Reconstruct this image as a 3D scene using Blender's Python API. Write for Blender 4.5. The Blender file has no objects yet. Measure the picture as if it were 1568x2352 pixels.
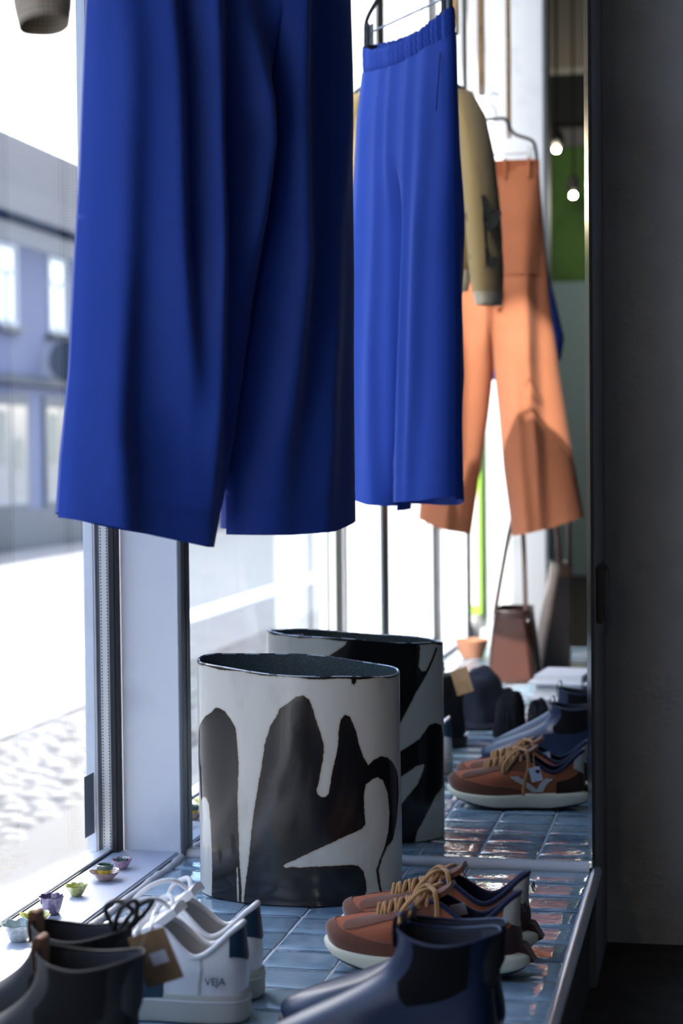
import bpy, bmesh, math, random
import numpy as np
from mathutils import Vector, Matrix, noise as mnoise
PI = math.pi
random.seed(7)
scene = bpy.context.scene
COL = scene.collection

# ------------------------------------------------------------------ camera
def make_camera():
    yaw, pitch, roll = math.radians(11.807), math.radians(-1.86), math.radians(-0.578)
    f = Vector((-math.sin(yaw)*math.cos(pitch), math.cos(yaw)*math.cos(pitch), math.sin(pitch)))
    r = Vector((math.cos(yaw), math.sin(yaw), 0)); u = r.cross(f)
    c, s = math.cos(roll), math.sin(roll)
    R, U = c*r + s*u, -s*r + c*u
    m = Matrix((R, U, -f)).transposed().to_4x4()
    m.translation = Vector((0.619, -3.0, 0.696))
    cd = bpy.data.cameras.new('camera'); co = bpy.data.objects.new('camera', cd); COL.objects.link(co)
    co.matrix_world = m
    cd.sensor_fit = 'VERTICAL'; cd.sensor_height = 36.0; cd.sensor_width = 24.0
    cd.lens = 4150/2352*36.0
    cd.clip_start = 0.02; cd.clip_end = 500
    cd.dof.use_dof = True; cd.dof.focus_distance = 2.78; cd.dof.aperture_fstop = 4.0; cd.dof.aperture_blades = 9
    scene.camera = co
make_camera()

# ------------------------------------------------------------------ sky, sun, exposure
SUN_EL = math.radians(46)
world = bpy.data.worlds.new('sky'); scene.world = world; world.use_nodes = True
wn = world.node_tree.nodes; wl = world.node_tree.links; wn.clear()
sky = wn.new('ShaderNodeTexSky'); sky.sky_type = 'NISHITA'; sky.sun_disc = False
sky.sun_elevation = SUN_EL; sky.sun_rotation = math.radians(-15.7); sky.dust_density = 4.0; sky.air_density = 1.0; sky.ozone_density = 1.0
bg = wn.new('ShaderNodeBackground'); bg.inputs['Strength'].default_value = 0.28
wo = wn.new('ShaderNodeOutputWorld'); wl.new(sky.outputs[0], bg.inputs[0]); wl.new(bg.outputs[0], wo.inputs[0])
sd = bpy.data.lights.new('sun', 'SUN'); sd.energy = 4.5; sd.angle = math.radians(0.6); sd.color = (1.0, 0.94, 0.86)
so = bpy.data.objects.new('sun', sd); COL.objects.link(so)
so.rotation_euler = Vector((0.27, -0.96, -math.tan(SUN_EL))).to_track_quat('-Z', 'Y').to_euler()
so.location = (-3, 8, 9)
vs = scene.view_settings
vs.view_transform = 'Standard'; vs.look = 'None'; vs.gamma = 1.0; vs.use_curve_mapping = False
vs.exposure = 1.85
scene.cycles.max_bounces = 14; scene.cycles.diffuse_bounces = 5; scene.cycles.glossy_bounces = 6
scene.cycles.transparent_max_bounces = 16

# ------------------------------------------------------------------ materials
MATS = {}
def mat(name, col, rough=0.6, metal=0.0, bump=None, coat=0.0, sheen=0.0, var=None, spec=0.5, emit=None):
    if name in MATS: return MATS[name]
    m = bpy.data.materials.new(name); m.use_nodes = True; nt = m.node_tree; N = nt.nodes; L = nt.links
    p = N['Principled BSDF']
    p.inputs['Base Color'].default_value = (*col, 1); p.inputs['Roughness'].default_value = rough
    p.inputs['Metallic'].default_value = metal; p.inputs['Coat Weight'].default_value = coat
    p.inputs['Coat Roughness'].default_value = 0.08
    p.inputs['Sheen Weight'].default_value = sheen; p.inputs['Specular IOR Level'].default_value = spec
    if emit:
        p.inputs['Emission Color'].default_value = (*emit[0], 1); p.inputs['Emission Strength'].default_value = emit[1]
    tc = N.new('ShaderNodeTexCoord')
    if var:                                   # (second colour, scale, low, high)
        n = N.new('ShaderNodeTexNoise'); n.inputs['Scale'].default_value = var[1]; n.inputs['Detail'].default_value = 6
        L.new(tc.outputs['Object'], n.inputs['Vector'])
        r = N.new('ShaderNodeMapRange'); r.inputs[1].default_value = var[2]; r.inputs[2].default_value = var[3]
        L.new(n.outputs[0], r.inputs[0])
        x = N.new('ShaderNodeMix'); x.data_type = 'RGBA'
        x.inputs[6].default_value = (*col, 1); x.inputs[7].default_value = (*var[0], 1)
        L.new(r.outputs[0], x.inputs[0]); L.new(x.outputs[2], p.inputs['Base Color'])
    if bump:                                  # (scale, strength, distance[, stretch])
        n = N.new('ShaderNodeTexNoise'); n.inputs['Scale'].default_value = bump[0]; n.inputs['Detail'].default_value = 4
        if len(bump) > 3:
            mp = N.new('ShaderNodeMapping'); mp.inputs['Scale'].default_value = bump[3]
            L.new(tc.outputs['Object'], mp.inputs['Vector']); L.new(mp.outputs[0], n.inputs['Vector'])
        else: L.new(tc.outputs['Object'], n.inputs['Vector'])
        b = N.new('ShaderNodeBump'); b.inputs['Strength'].default_value = bump[1]; b.inputs['Distance'].default_value = bump[2]
        L.new(n.outputs[0], b.inputs['Height']); L.new(b.outputs[0], p.inputs['Normal'])
    MATS[name] = m
    return m

def weave(name, col, scale=900, strength=0.25, dist=0.0006, rough=0.85, sheen=0.3, col2=None):
    if name in MATS: return MATS[name]
    m = mat(name, col, rough, sheen=sheen, spec=0.2); nt = m.node_tree; N = nt.nodes; L = nt.links; p = N['Principled BSDF']
    tc = N.new('ShaderNodeTexCoord')
    w = []
    for d in ('X', 'Z'):
        v = N.new('ShaderNodeTexWave'); v.bands_direction = d; v.inputs['Scale'].default_value = scale/6.28
        v.inputs['Distortion'].default_value = 0.6
        L.new(tc.outputs['Object'], v.inputs['Vector']); w.append(v)
    a = N.new('ShaderNodeMath'); a.operation = 'ADD'
    L.new(w[0].outputs['Fac'], a.inputs[0]); L.new(w[1].outputs['Fac'], a.inputs[1])
    b = N.new('ShaderNodeBump'); b.inputs['Strength'].default_value = strength; b.inputs['Distance'].default_value = dist
    L.new(a.outputs[0], b.inputs['Height']); L.new(b.outputs[0], p.inputs['Normal'])
    n = N.new('ShaderNodeTexNoise'); n.inputs['Scale'].default_value = 14; n.inputs['Detail'].default_value = 5
    L.new(tc.outputs['Object'], n.inputs['Vector'])
    x = N.new('ShaderNodeMix'); x.data_type = 'RGBA'
    c2 = col2 or tuple(c*0.8 for c in col)
    x.inputs[6].default_value = (*col, 1); x.inputs[7].default_value = (*c2, 1)
    L.new(n.outputs[0], x.inputs[0]); L.new(x.outputs[2], p.inputs['Base Color'])
    return m

def glass_mat(name, tint=(0.95, 0.98, 1.0), ior=1.45):
    m = bpy.data.materials.new(name); m.use_nodes = True; nt = m.node_tree; N = nt.nodes; L = nt.links; N.clear()
    o = N.new('ShaderNodeOutputMaterial'); mx = N.new('ShaderNodeMixShader'); lw = N.new('ShaderNodeLayerWeight'); pw = N.new('ShaderNodeMath'); pw.operation = 'POWER'; pw.inputs[1].default_value = 5.0
    fr = N.new('ShaderNodeMath'); fr.operation = 'MULTIPLY_ADD'; fr.inputs[1].default_value = 0.45; fr.inputs[2].default_value = 0.04; lw.inputs[0].default_value = 0.5
    L.new(lw.outputs['Facing'], pw.inputs[0]); L.new(pw.outputs[0], fr.inputs[0])
    t = N.new('ShaderNodeBsdfTransparent'); t.inputs[0].default_value = (*tint, 1)
    g = N.new('ShaderNodeBsdfGlossy'); g.inputs['Roughness'].default_value = 0.0
    L.new(fr.outputs[0], mx.inputs[0]); L.new(t.outputs[0], mx.inputs[1]); L.new(g.outputs[0], mx.inputs[2]); L.new(mx.outputs[0], o.inputs[0])
    MATS[name] = m
    return m

# ------------------------------------------------------------------ mesh helpers
def tag(o, label=None, cat=None, group=None, kind=None):
    if label: o['label'] = label
    if cat: o['category'] = cat
    if group: o['group'] = group
    if kind: o['kind'] = kind
    return o
def empty(name, loc=(0, 0, 0), rz=0.0, **k):
    o = bpy.data.objects.new(name, None); COL.objects.link(o); o.location = loc; o.rotation_euler = (0, 0, rz); o.empty_display_size = 0.05
    return tag(o, **k)
class MB:
    def __init__(s): s.v = []; s.f = []
    def add(s, V, F):
        b = len(s.v); s.v.extend([tuple(map(float, p)) for p in V]); s.f.extend([tuple(i+b for i in f) for f in F]); return s
    def box(s, x0, x1, y0, y1, z0, z1, ch=0.0):
        if ch <= 0:
            V = [(x, y, z) for x in (x0, x1) for y in (y0, y1) for z in (z0, z1)]
            return s.add(V, [(0, 1, 3, 2), (4, 6, 7, 5), (0, 4, 5, 1), (2, 3, 7, 6), (0, 2, 6, 4), (1, 5, 7, 3)])
        bm = bmesh.new(); bmesh.ops.create_cube(bm, size=1)
        for v in bm.verts: v.co = Vector(((x0+x1)/2+v.co.x*(x1-x0), (y0+y1)/2+v.co.y*(y1-y0), (z0+z1)/2+v.co.z*(z1-z0)))
        bmesh.ops.bevel(bm, geom=bm.edges[:], offset=ch, segments=2, affect='EDGES')
        bm.verts.ensure_lookup_table(); bm.verts.index_update()
        s.add([v.co for v in bm.verts], [[v.index for v in f.verts] for f in bm.faces]); bm.free(); return s
    def grid(s, P, wrap_u=False, wrap_v=False, flip=False):
        P = np.asarray(P, float); nu, nv = P.shape[:2]; F = []
        for i in range(nu if wrap_u else nu-1):
            for j in range(nv if wrap_v else nv-1):
                a, b, c, d = i*nv+j, ((i+1) % nu)*nv+j, ((i+1) % nu)*nv+(j+1) % nv, i*nv+(j+1) % nv
                F.append((a, d, c, b) if flip else (a, b, c, d))
        return s.add(P.reshape(-1, 3), F)
    def tube(s, path, r, n=8, closed=False, cap=True, flat=1.0):
        P = [Vector(p) for p in path]; m = len(P); R = r if hasattr(r, '__len__') else [r]*m
        rings = []; prev = None
        for i in range(m):
            t = (P[(i+1) % m]-P[i-1]) if closed else (P[min(i+1, m-1)]-P[max(i-1, 0)])
            t = t.normalized() if t.length > 1e-9 else Vector((0, 0, 1))
            if prev is None:
                a = Vector((0, 0, 1)) if abs(t.z) < 0.9 else Vector((1, 0, 0)); x = t.cross(a).normalized()
            else:
                x = prev - t*prev.dot(t); x = x.normalized() if x.length > 1e-6 else t.orthogonal().normalized()
            prev = x; y = t.cross(x)
            rings.append([P[i]+R[i]*(math.cos(2*PI*k/n)*x*flat+math.sin(2*PI*k/n)*y) for k in range(n)])
        b = len(s.v)
        s.grid(np.array([[list(q) for q in g] for g in rings]), wrap_u=closed, wrap_v=True)
        if cap and not closed:
            s.f.append(tuple(b+k for k in range(n))[::-1]); s.f.append(tuple(b+(m-1)*n+k for k in range(n)))
        return s
    def lathe(s, prof, n=32, c=(0, 0, 0), sx=1.0, sy=1.0, rz=None):
        P = [[(c[0]+r*sx*(rz(2*PI*k/n, r, z)[0] if rz else 1)*math.cos(2*PI*k/n), c[1]+r*sy*(rz(2*PI*k/n, r, z)[0] if rz else 1)*math.sin(2*PI*k/n),
               c[2]+z+(rz(2*PI*k/n, r, z)[1] if rz else 0)) for r, z in prof] for k in range(n)]
        return s.grid(P, wrap_u=True)
    def prism(s, pts, d, axis=1, at=0.0):       # 2-D outline extruded along axis
        def p3(a, b, c): return [(c, a, b), (a, c, b), (a, b, c)][axis]
        n = len(pts); V = [p3(x, y, at) for x, y in pts]+[p3(x, y, at+d) for x, y in pts]
        return s.add(V, [tuple(range(n)), tuple(range(2*n-1, n-1, -1))]+[(i, i+n, (i+1) % n+n, (i+1) % n) for i in range(n)])
    def mesh(s, name, m, smooth=True):
        me = bpy.data.meshes.new(name); me.from_pydata(s.v, [], s.f); me.update()
        bm = bmesh.new(); bm.from_mesh(me); bmesh.ops.recalc_face_normals(bm, faces=bm.faces[:]); bm.to_mesh(me); bm.free()
        if m: me.materials.append(m)
        if smooth:
            me.polygons.foreach_set('use_smooth', [True]*len(me.polygons))
            try: me.set_sharp_from_angle(angle=math.radians(40))
            except Exception: pass
        return me
    def build(s, name, m, parent=None, smooth=True, loc=(0, 0, 0), rz=0.0, **k):
        o = bpy.data.objects.new(name, s.mesh(name, m, smooth)); COL.objects.link(o)
        o.location = loc; o.rotation_euler = (0, 0, rz)
        if parent: o.parent = parent
        return tag(o, **k)
def BX(name, m, x0, x1, y0, y1, z0, z1, ch=0.0, parent=None, **k): return MB().box(x0, x1, y0, y1, z0, z1, ch).build(name, m, parent, smooth=ch > 0, **k)
def copy_tree(o, parent=None):
    c = o.copy(); COL.objects.link(c)
    if parent: c.parent = parent
    for ch in list(o.children): copy_tree(ch, c)
    return c
def crom(P, n, closed=False):
    P = np.asarray(P, float); m = len(P); out = []
    segs = m if closed else m-1
    for i in range(segs):
        g = (lambda k: P[k % m]) if closed else (lambda k: P[min(max(k, 0), m-1)])
        p0, p1, p2, p3 = g(i-1), g(i), g(i+1), g(i+2)
        for j in range(n):
            t = j/n; out.append(0.5*((2*p1)+(p2-p0)*t+(2*p0-5*p1+4*p2-p3)*t*t+(3*p1-p0-3*p2+p3)*t**3))
    if not closed: out.append(P[-1])
    return np.array(out)
def sstep(a, b, x): t = np.clip((np.asarray(x, float)-a)/(b-a), 0, 1); return t*t*(3-2*t)
def text(name, body, size, m, parent, loc, rot, ext=0.0004):
    cu = bpy.data.curves.new(name, 'FONT'); cu.body = body; cu.size = size; cu.extrude = ext; cu.align_x = 'CENTER'; cu.align_y = 'CENTER'
    t = bpy.data.objects.new(name, cu); COL.objects.link(t); dg = bpy.context.evaluated_depsgraph_get()
    me = bpy.data.meshes.new_from_object(t.evaluated_get(dg)); bpy.data.objects.remove(t); bpy.data.curves.remove(cu)
    me.materials.clear(); me.materials.append(m)
    o = bpy.data.objects.new(name, me); COL.objects.link(o); o.parent = parent; o.location = loc; o.rotation_euler = rot
    return o

# colours of the place
white_metal = mat('white_powder_coat', (0.76, 0.78, 0.82), 0.4, bump=(60, 0.05, 0.001), var=((0.62, 0.64, 0.69), 9, 0.55, 0.8))
sill_paint = mat('sill_paint', (0.50, 0.54, 0.64), 0.42, bump=(400, 0.08, 0.0004))
grey_metal = mat('grey_metal', (0.10, 0.115, 0.13), 0.45, metal=0.3)
dark_gasket = mat('dark_gasket', (0.012, 0.014, 0.018), 0.6)
alu = mat('aluminium', (0.55, 0.57, 0.62), 0.32, metal=0.85, bump=(300, 0.05, 0.0005))
chrome = mat('chrome', (0.85, 0.87, 0.9), 0.08, metal=1.0)
caulk_mat = mat('silicone', (0.62, 0.62, 0.64), 0.5, bump=(50, 0.4, 0.003))
grout_mat = mat('grout', (0.52, 0.54, 0.58), 0.85, bump=(250, 0.3, 0.001))
plaster = mat('grey_plaster', (0.44, 0.47, 0.51), 0.9, bump=(35, 0.6, 0.006), var=((0.37, 0.39, 0.43), 5, 0.4, 0.7))
panel_grey = mat('partition_paint', (0.24, 0.255, 0.27), 0.7, bump=(80, 0.1, 0.001))
floor_mat = mat('dark_floor', (0.05, 0.045, 0.042), 0.75, bump=(90, 0.3, 0.002), var=((0.03, 0.027, 0.025), 20, 0.4, 0.6))
shop_wall = mat('shop_wall', (0.06, 0.066, 0.075), 0.9)
ceil_mat = mat('ceiling_paint', (0.32, 0.33, 0.34), 0.9)
black = mat('black_plastic', (0.012, 0.012, 0.014), 0.4)
glass = glass_mat('window_glass')

# ------------------------------------------------------------------ large structure: shop
FZ = -0.2; CZ = 4.2
tag(BX('floor', floor_mat, -0.42, 4.0, -4.665, 0.30, FZ-0.1, FZ), kind='structure')
tag(BX('floor_2', floor_mat, -0.72, 4.0, -10.0, -4.665, FZ-0.1, FZ), kind='structure')
tag(BX('ceiling', ceil_mat, -0.85, 4.1, -10.1, 0.5, CZ, CZ+0.2), kind='structure')
def plaster_wall():
    nx, nz = 150, 150; P = np.zeros((nx, nz, 3))
    for i in range(nx):
        for j in range(nz):
            x = 0.40+3.6*(i/(nx-1))**2; z = FZ+(CZ-FZ)*(j/(nz-1))**1.5
            d = 0.004*mnoise.noise(Vector((x*9, z*7, 1)))+0.002*mnoise.noise(Vector((x*30, z*30, 4)))
            P[i, j] = (x, 0.30-d, z)
    return MB().grid(P).box(-0.5, 4.1, 0.31, 0.45, FZ-0.1, CZ)
plaster_wall().build('wall_back', plaster, kind='structure')
tag(BX('wall_right', shop_wall, 4.0, 4.1, -10.0, 0.30, FZ, CZ), kind='structure')
far = BX('wall_rear', shop_wall, -0.80, 4.0, -10.1, -10.0, FZ, CZ); tag(far, kind='structure')
green = mat('green_paint', (0.16, 0.34, 0.09), 0.8, var=((0.05, 0.12, 0.04), 3, 0.4, 0.7))
BX('green_panel', green, -0.72, 1.6, -10.0, -9.96, 1.9, 2.85, 0.01, parent=far)
BX('rear_trim', ceil_mat, -0.72, 1.6, -9.98, -9.90, 2.85, 2.98, 0.01, parent=far)
BX('pale_panel', mat('pale_blue_paint', (0.42, 0.60, 0.66), 0.7), -0.72, 0.6, -10.0, -9.95, FZ, 1.9, 0.01, parent=far)
BX('beam', mat('bulkhead_paint', (0.6, 0.6, 0.58), 0.9), -0.72, 4.0, -8.2, -8.0, 3.0, 4.2, 0.01, kind='structure')
facade = mat('facade_render', (0.5, 0.5, 0.52), 0.9)
tag(BX('wall_left', facade, -0.44, -0.38, 0.05, 6.0, -0.75, 4.6), kind='structure')
tag(BX('wall_front', facade, -0.80, -0.72, -10.1, -4.70, -0.75, 4.6), kind='structure')
tag(BX('wall_return', facade, -0.80, -0.345, -4.74, -4.665, -0.75, 4.6), kind='structure')
tag(BX('wall_base', facade, -0.45, -0.42, -4.70, 0.05, -0.80, -0.02), kind='structure')
tag(BX('wall_top', facade, -0.55, -0.42, -4.70, 0.05, 4.0, 4.6), kind='structure')

# window bays ---------------------------------------------------------------
def stile(parent, y0, y1, gx=-0.462):
    """upright of one window frame: outer profile, groove, dotted glazing spacer, gasket"""
    BX('stile_outer', white_metal, -0.4535, -0.433, y0, y1, 0.0, 4.0, 0.003, parent=parent)
    BX('stile_groove', grey_metal, -0.433, -0.4255, y0+0.008, y1-0.008, 0.0, 4.0, 0.001, parent=parent)
    BX('glazing_spacer', mat('spacer_alu', (0.66, 0.67, 0.66), 0.4, metal=0.3), -0.4255, -0.4085, y0+0.003, y1-0.003, 0.0, 4.0, 0.002, parent=parent)
    BX('gasket', dark_gasket, -0.4085, -0.3955, y0, y1, 0.0, 4.0, 0.003, parent=parent)
    d = MB()
    for x in (-0.4225, -0.4115):
        for k in range(260):
            z = 0.02+k*0.0055
            if z > 1.45: break
            d.box(x-0.0007, x+0.0007, y0-0.0002+0.0022, y0+0.006, z, z+0.0025)
    s = d.build('spacer_perforations', black, parent, smooth=False); s['kind'] = 'stuff'
bays = [(-1.83, -0.045), (-3.54, -2.0), (-4.48, -3.71)]
for i, (y0, y1) in enumerate(bays):
    w = empty(f'window_{i+1}', (-0.46, (y0+y1)/2, 0), kind='structure'); inv = Matrix.Translation((0.46, -(y0+y1)/2, 0))
    def keep(o): return o
    BX('glass_pane', glass, -0.4425, -0.4395, y0, y1, 0.02, 4.0, parent=w)
    MB().prism([(-0.456, -0.02), (-0.456, 0.006), (-0.441, 0.011), (-0.430, 0.012), (-0.4285, 0.015), (-0.4105, 0.017), (-0.4095, -0.02)], y1-y0, 1, y0).build('bottom_rail', white_metal, w, smooth=False)
    BX('rail_joint', dark_gasket, -0.4108, -0.4075, y0, y1, -0.01, 0.0135, parent=w)
    BX('top_rail', white_metal, -0.456, -0.41, y0, y1, 3.92, 4.0, 0.004, parent=w)
    stile(w, y1-0.005, y1+0.022); stile(w, y0-0.035, y0+0.005)
    for c in w.children: c.matrix_parent_inverse = inv
    if i == 0:
        st = BX('glass_sticker', mat('sticker_grey', (0.17, 0.21, 0.24), 0.6), -0.4394, -0.4389, -0.098, -0.051, 0.045, 0.15, parent=w); st.matrix_parent_inverse = inv
# posts between the bays: white panels with dark edges
for i, (yf, d) in enumerate([(-0.025, 0.075), (-1.97, 0.10), (-3.68, 0.10)]):
    p = empty(f'trim_{i+1}', (-0.35, yf, 0), kind='structure'); inv = Matrix.Translation((0.35, -yf, 0))
    BX('post_panel', white_metal, -0.3945, -0.2915, yf, yf+d, 0.0, CZ, 0.0015, parent=p)
    BX('post_edge', grey_metal, -0.2915, -0.2855, yf-0.001, yf+d+0.001, 0.0, CZ, 0.001, parent=p)
    for c in p.children: c.matrix_parent_inverse = inv
# broad end column closing the display
p = empty('trim_4', (-0.21, -4.58, 0), kind='structure'); inv = Matrix.Translation((0.21, 4.58, 0))
BX('column_panel', white_metal, -0.36, -0.085, -4.66, -4.50, FZ, CZ, 0.003, parent=p)
BX('column_edge', grey_metal, -0.085, -0.07, -4.66, -4.495, FZ, CZ, 0.002, parent=p)
for c in p.children: c.matrix_parent_inverse = inv

# display platform -----------------------------------------------------------
PX0, PX1, PY1 = -0.292, 0.412, -3.45
plat = empty('display_platform', (0.06, -1.7, 0), label='raised shop window platform covered in glossy grey-blue square tiles', cat='platform', kind='structure')
pinv = Matrix.Translation((-0.06, 1.7, 0))
def pp(o): o.parent = plat; o.matrix_parent_inverse = pinv; return o
pp(BX('grout_bed', grout_mat, PX0, PX1, PY1, 0.0, -0.03, -0.0024))
pp(BX('platform_body', mat('platform_side', (0.06, 0.065, 0.07), 0.7), -0.42, 0.405, PY1, -0.001, FZ, -0.03))
pp(MB().tube([(PX1+0.006, y, -0.003) for y in np.linspace(PY1, 0.002, 40)], 0.0095, 14).build('edge_trim', alu))
pp(BX('edge_leg', alu, PX1-0.002, PX1+0.004, PY1, 0.0, -0.02, -0.004))
cv = MB(); rr = np.random.RandomState(3)
ys = np.linspace(-2.6, 0.0, 130)
cv.tube([(PX0+0.002+0.0015*math.sin(y*41)+rr.uniform(-.0012, .0012), y, 0.0018+rr.uniform(-.0006, .0006)) for y in ys], [0.0062+rr.uniform(-.0012, .0012) for _ in ys], 10)
pp(cv.build('silicone_seam', caulk_mat))
cv = MB(); xs = np.linspace(PX0, 0.407, 60)
cv.tube([(x, -0.0055, 0.0035) for x in xs], [0.0095+rr.uniform(-.0004, .0004) for _ in xs], 10)
pp(cv.build('silicone_seam', caulk_mat))
pp(BX('window_ledge', sill_paint, -0.4085, PX0-0.004, PY1, -0.024, -0.03, 0.0115, 0.0025))
pp(BX('ledge_shadow_gap', dark_gasket, PX0-0.005, PX0-0.0005, PY1, -0.026, -0.02, 0.006))
def tile_material():
    m = mat('glazed_tile', (0.185, 0.265, 0.32), 0.06, coat=0.6, spec=0.7); nt = m.node_tree; N = nt.nodes; L = nt.links; p = N['Principled BSDF']
    g = N.new('ShaderNodeNewGeometry'); oi = N.new('ShaderNodeObjectInfo')
    hs = N.new('ShaderNodeTexNoise'); hs.inputs['Scale'].default_value = 24; hs.inputs['Detail'].default_value = 3
    L.new(g.outputs['Position'], hs.inputs['Vector'])
    ad = N.new('ShaderNodeMath'); ad.operation = 'MULTIPLY_ADD'; ad.inputs[1].default_value = 0.5; L.new(oi.outputs['Random'], ad.inputs[0]); L.new(hs.outputs[0], ad.inputs[2])
    cr = N.new('ShaderNodeValToRGB'); cr.color_ramp.elements[0].position = 0.35; cr.color_ramp.elements[0].color = (0.15, 0.235, 0.31, 1)
    cr.color_ramp.elements[1].position = 1.1; cr.color_ramp.elements[1].color = (0.29, 0.41, 0.52, 1)
    L.new(ad.outputs[0], cr.inputs[0]); L.new(cr.outputs[0], p.inputs['Base Color'])
    ns = N.new('ShaderNodeTexNoise'); ns.inputs['Scale'].default_value = 55; ns.inputs['Detail'].default_value = 2.5; ns.inputs['Roughness'].default_value = 0.55
    L.new(g.outputs['Position'], ns.inputs['Vector'])
    b = N.new('ShaderNodeBump'); b.inputs['Strength'].default_value = 0.5; b.inputs['Distance'].default_value = 0.0016
    L.new(ns.outputs[0], b.inputs['Height']); L.new(b.outputs[0], p.inputs['Normal']); L.new(b.outputs[0], p.inputs['Coat Normal'])
    return m
tile_m = tile_material()
TW, TD, GR = 0.1026, 0.0901, 0.0042
def tile_mesh(k, w, d):
    r = np.random.RandomState(k); n = 6; P = np.zeros((n+2, n+2, 3)); ph = r.uniform(0, 6, 4)
    t = np.concatenate([[0], np.linspace(0.03, 0.97, n), [1]])
    for i, a in enumerate(t):
        for j, b in enumerate(t):
            e = i in (0, n+1) or j in (0, n+1)
            z = -0.0016 if e else 0.0007*math.sin(2.6*a+ph[0])*math.sin(2.2*b+ph[1])*0.6+0.0003*math.sin(7*a+ph[2])-0.0005*(max(abs(a-.5), abs(b-.5))*2)**6
            jx = r.uniform(-.0004, .0004) if e else 0
            P[i, j] = ((a-.5)*w+jx, (b-.5)*d+(r.uniform(-.0004, .0004) if e else 0), z)
    return MB().grid(P).mesh('tile', tile_m)
cols = [(-0.290, -0.2016)]+[(-0.2016+i*TW, -0.2016+(i+1)*TW) for i in range(5)]+[(0.3114, 0.4105)]
variants = {}
r7 = np.random.RandomState(7)
yt = -0.0075; row = 0
while yt > PY1+0.02:
    yb = max(yt-TD, PY1)
    for ci, (xa, xb) in enumerate(cols):
        w = round(xb-xa-GR, 4); d = round(yt-yb-GR, 4); key = (w, d, r7.randint(5))
        if key not in variants: variants[key] = tile_mesh(hash(key) % 9973, w, d)
        o = bpy.data.objects.new('tile', variants[key]); COL.objects.link(o); pp(o)
        o.location = ((xa+xb)/2+r7.uniform(-.0007, .0007), (yt+yb)/2+r7.uniform(-.0007, .0007), r7.uniform(-.0002, .0002))
        o.rotation_euler = (r7.uniform(-.004, .004), r7.uniform(-.004, .004), r7.uniform(-.005, .005))
    yt = yb; row += 1

# mirror and the partition it hangs on ----------------------------------------
mir = empty('mirror', (0.06, 0.0, 0.0), label='tall frameless wall mirror standing at the end of the tiled platform', cat='mirror')
mirror_m = mat('mirror_silver', (0.88, 0.905, 0.90), 0.0, metal=1.0)
MB().box(-0.3455, 0.345, 0.0, 0.005, 0.004, 2.75).build('mirror_glass', mirror_m, mir, smooth=False)
MB().box(0.3445, 0.3515, -0.007, 0.006, 0.004, 2.75, 0.0015).build('edge_strip', chrome, mir)
MB().box(0.3515, 0.3545, -0.004, 0.012, 0.004, 2.75, 0.0008).build('edge_shadow_strip', dark_gasket, mir)
MB().box(-0.3515, -0.3455, -0.003, 0.006, 0.004, 2.75, 0.001).build('edge_strip', mat('mirror_edge_green', (0.3, 0.42, 0.4), 0.25), mir)
tag(BX('wall_partition', panel_grey, -0.2885, 0.4165, 0.0065, 0.302, FZ, CZ, 0.002), kind='structure')
jb = empty('junction_box', (0.4165, 0.11, 0.45), label='small dark grey box mounted on the side of the mirror partition', cat='box')
MB().box(0, 0.012, -0.06, 0.06, -0.045, 0.05, 0.003).build('box_base', mat('dark_grey_plastic', (0.035, 0.04, 0.045), 0.5), jb)
MB().box(0.012, 0.017, -0.052, 0.052, -0.04, 0.045, 0.002).build('box_cover', mat('grey_plastic', (0.05, 0.055, 0.06), 0.5), jb)

# ------------------------------------------------------------------ the street outside
GZ = -0.75
asphalt = mat('asphalt', (0.15, 0.154, 0.162), 0.68, spec=0.22, bump=(120, 0.6, 0.004), var=((0.16, 0.165, 0.175), 1.5, 0.4, 0.65))
paving = mat('paving', (0.12, 0.12, 0.128), 0.68, spec=0.22, bump=(60, 0.5, 0.004), var=((0.13, 0.13, 0.14), 2.5, 0.4, 0.65))
grit = mat('gritty_asphalt', (0.06, 0.06, 0.064), 0.68, spec=0.22, bump=(220, 1.0, 0.006), var=((0.05, 0.05, 0.055), 60, 0.45, 0.6))
stone = mat('cobble_granite', (0.105, 0.105, 0.112), 0.68, spec=0.22, bump=(70, 0.5, 0.003), var=((0.065, 0.065, 0.07), 12, 0.4, 0.65))
kerb_m = mat('kerb_granite', (0.62, 0.62, 0.63), 0.5, bump=(90, 0.3, 0.002))
joint_m = mat('sand_joint', (0.035, 0.035, 0.04), 0.9)
tag(BX('road', asphalt, -10.4, -4.15, -70, 90, GZ-0.3, GZ-0.06), kind='structure')
pv = tag(BX('pavement', paving, -3.85, -3.0, -70, 90, GZ-0.3, GZ), kind='structure')
tag(BX('pavement_edge', grit, -2.0, -0.5, -70, 90, GZ-0.3, GZ), kind='structure')
cb = tag(BX('cobbled_strip', joint_m, -3.0, -2.0, -70, 90, GZ-0.3, GZ-0.012), kind='structure')
kb = tag(BX('kerb', kerb_m, -4.15, -3.85, -70, 90, GZ-0.3, GZ+0.012, 0.015), kind='structure')
rc = np.random.RandomState(11)
def cobble_mesh(k):
    r = np.random.RandomState(k); n = 5; P = np.zeros((n, n, 3))
    for i in range(n):
        for j in range(n):
            a, b = i/(n-1)*2-1, j/(n-1)*2-1; e = max(abs(a), abs(b))
            P[i, j] = (a*0.5+r.uniform(-.03, .03), b*0.5+r.uniform(-.03, .03), (0.012+r.uniform(-.002, .002) if e < 0.9 else -0.014))
    return MB().grid(P).mesh('cobble', stone)
cms = [cobble_mesh(k) for k in range(6)]
y = 1.6; count = 0
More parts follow.
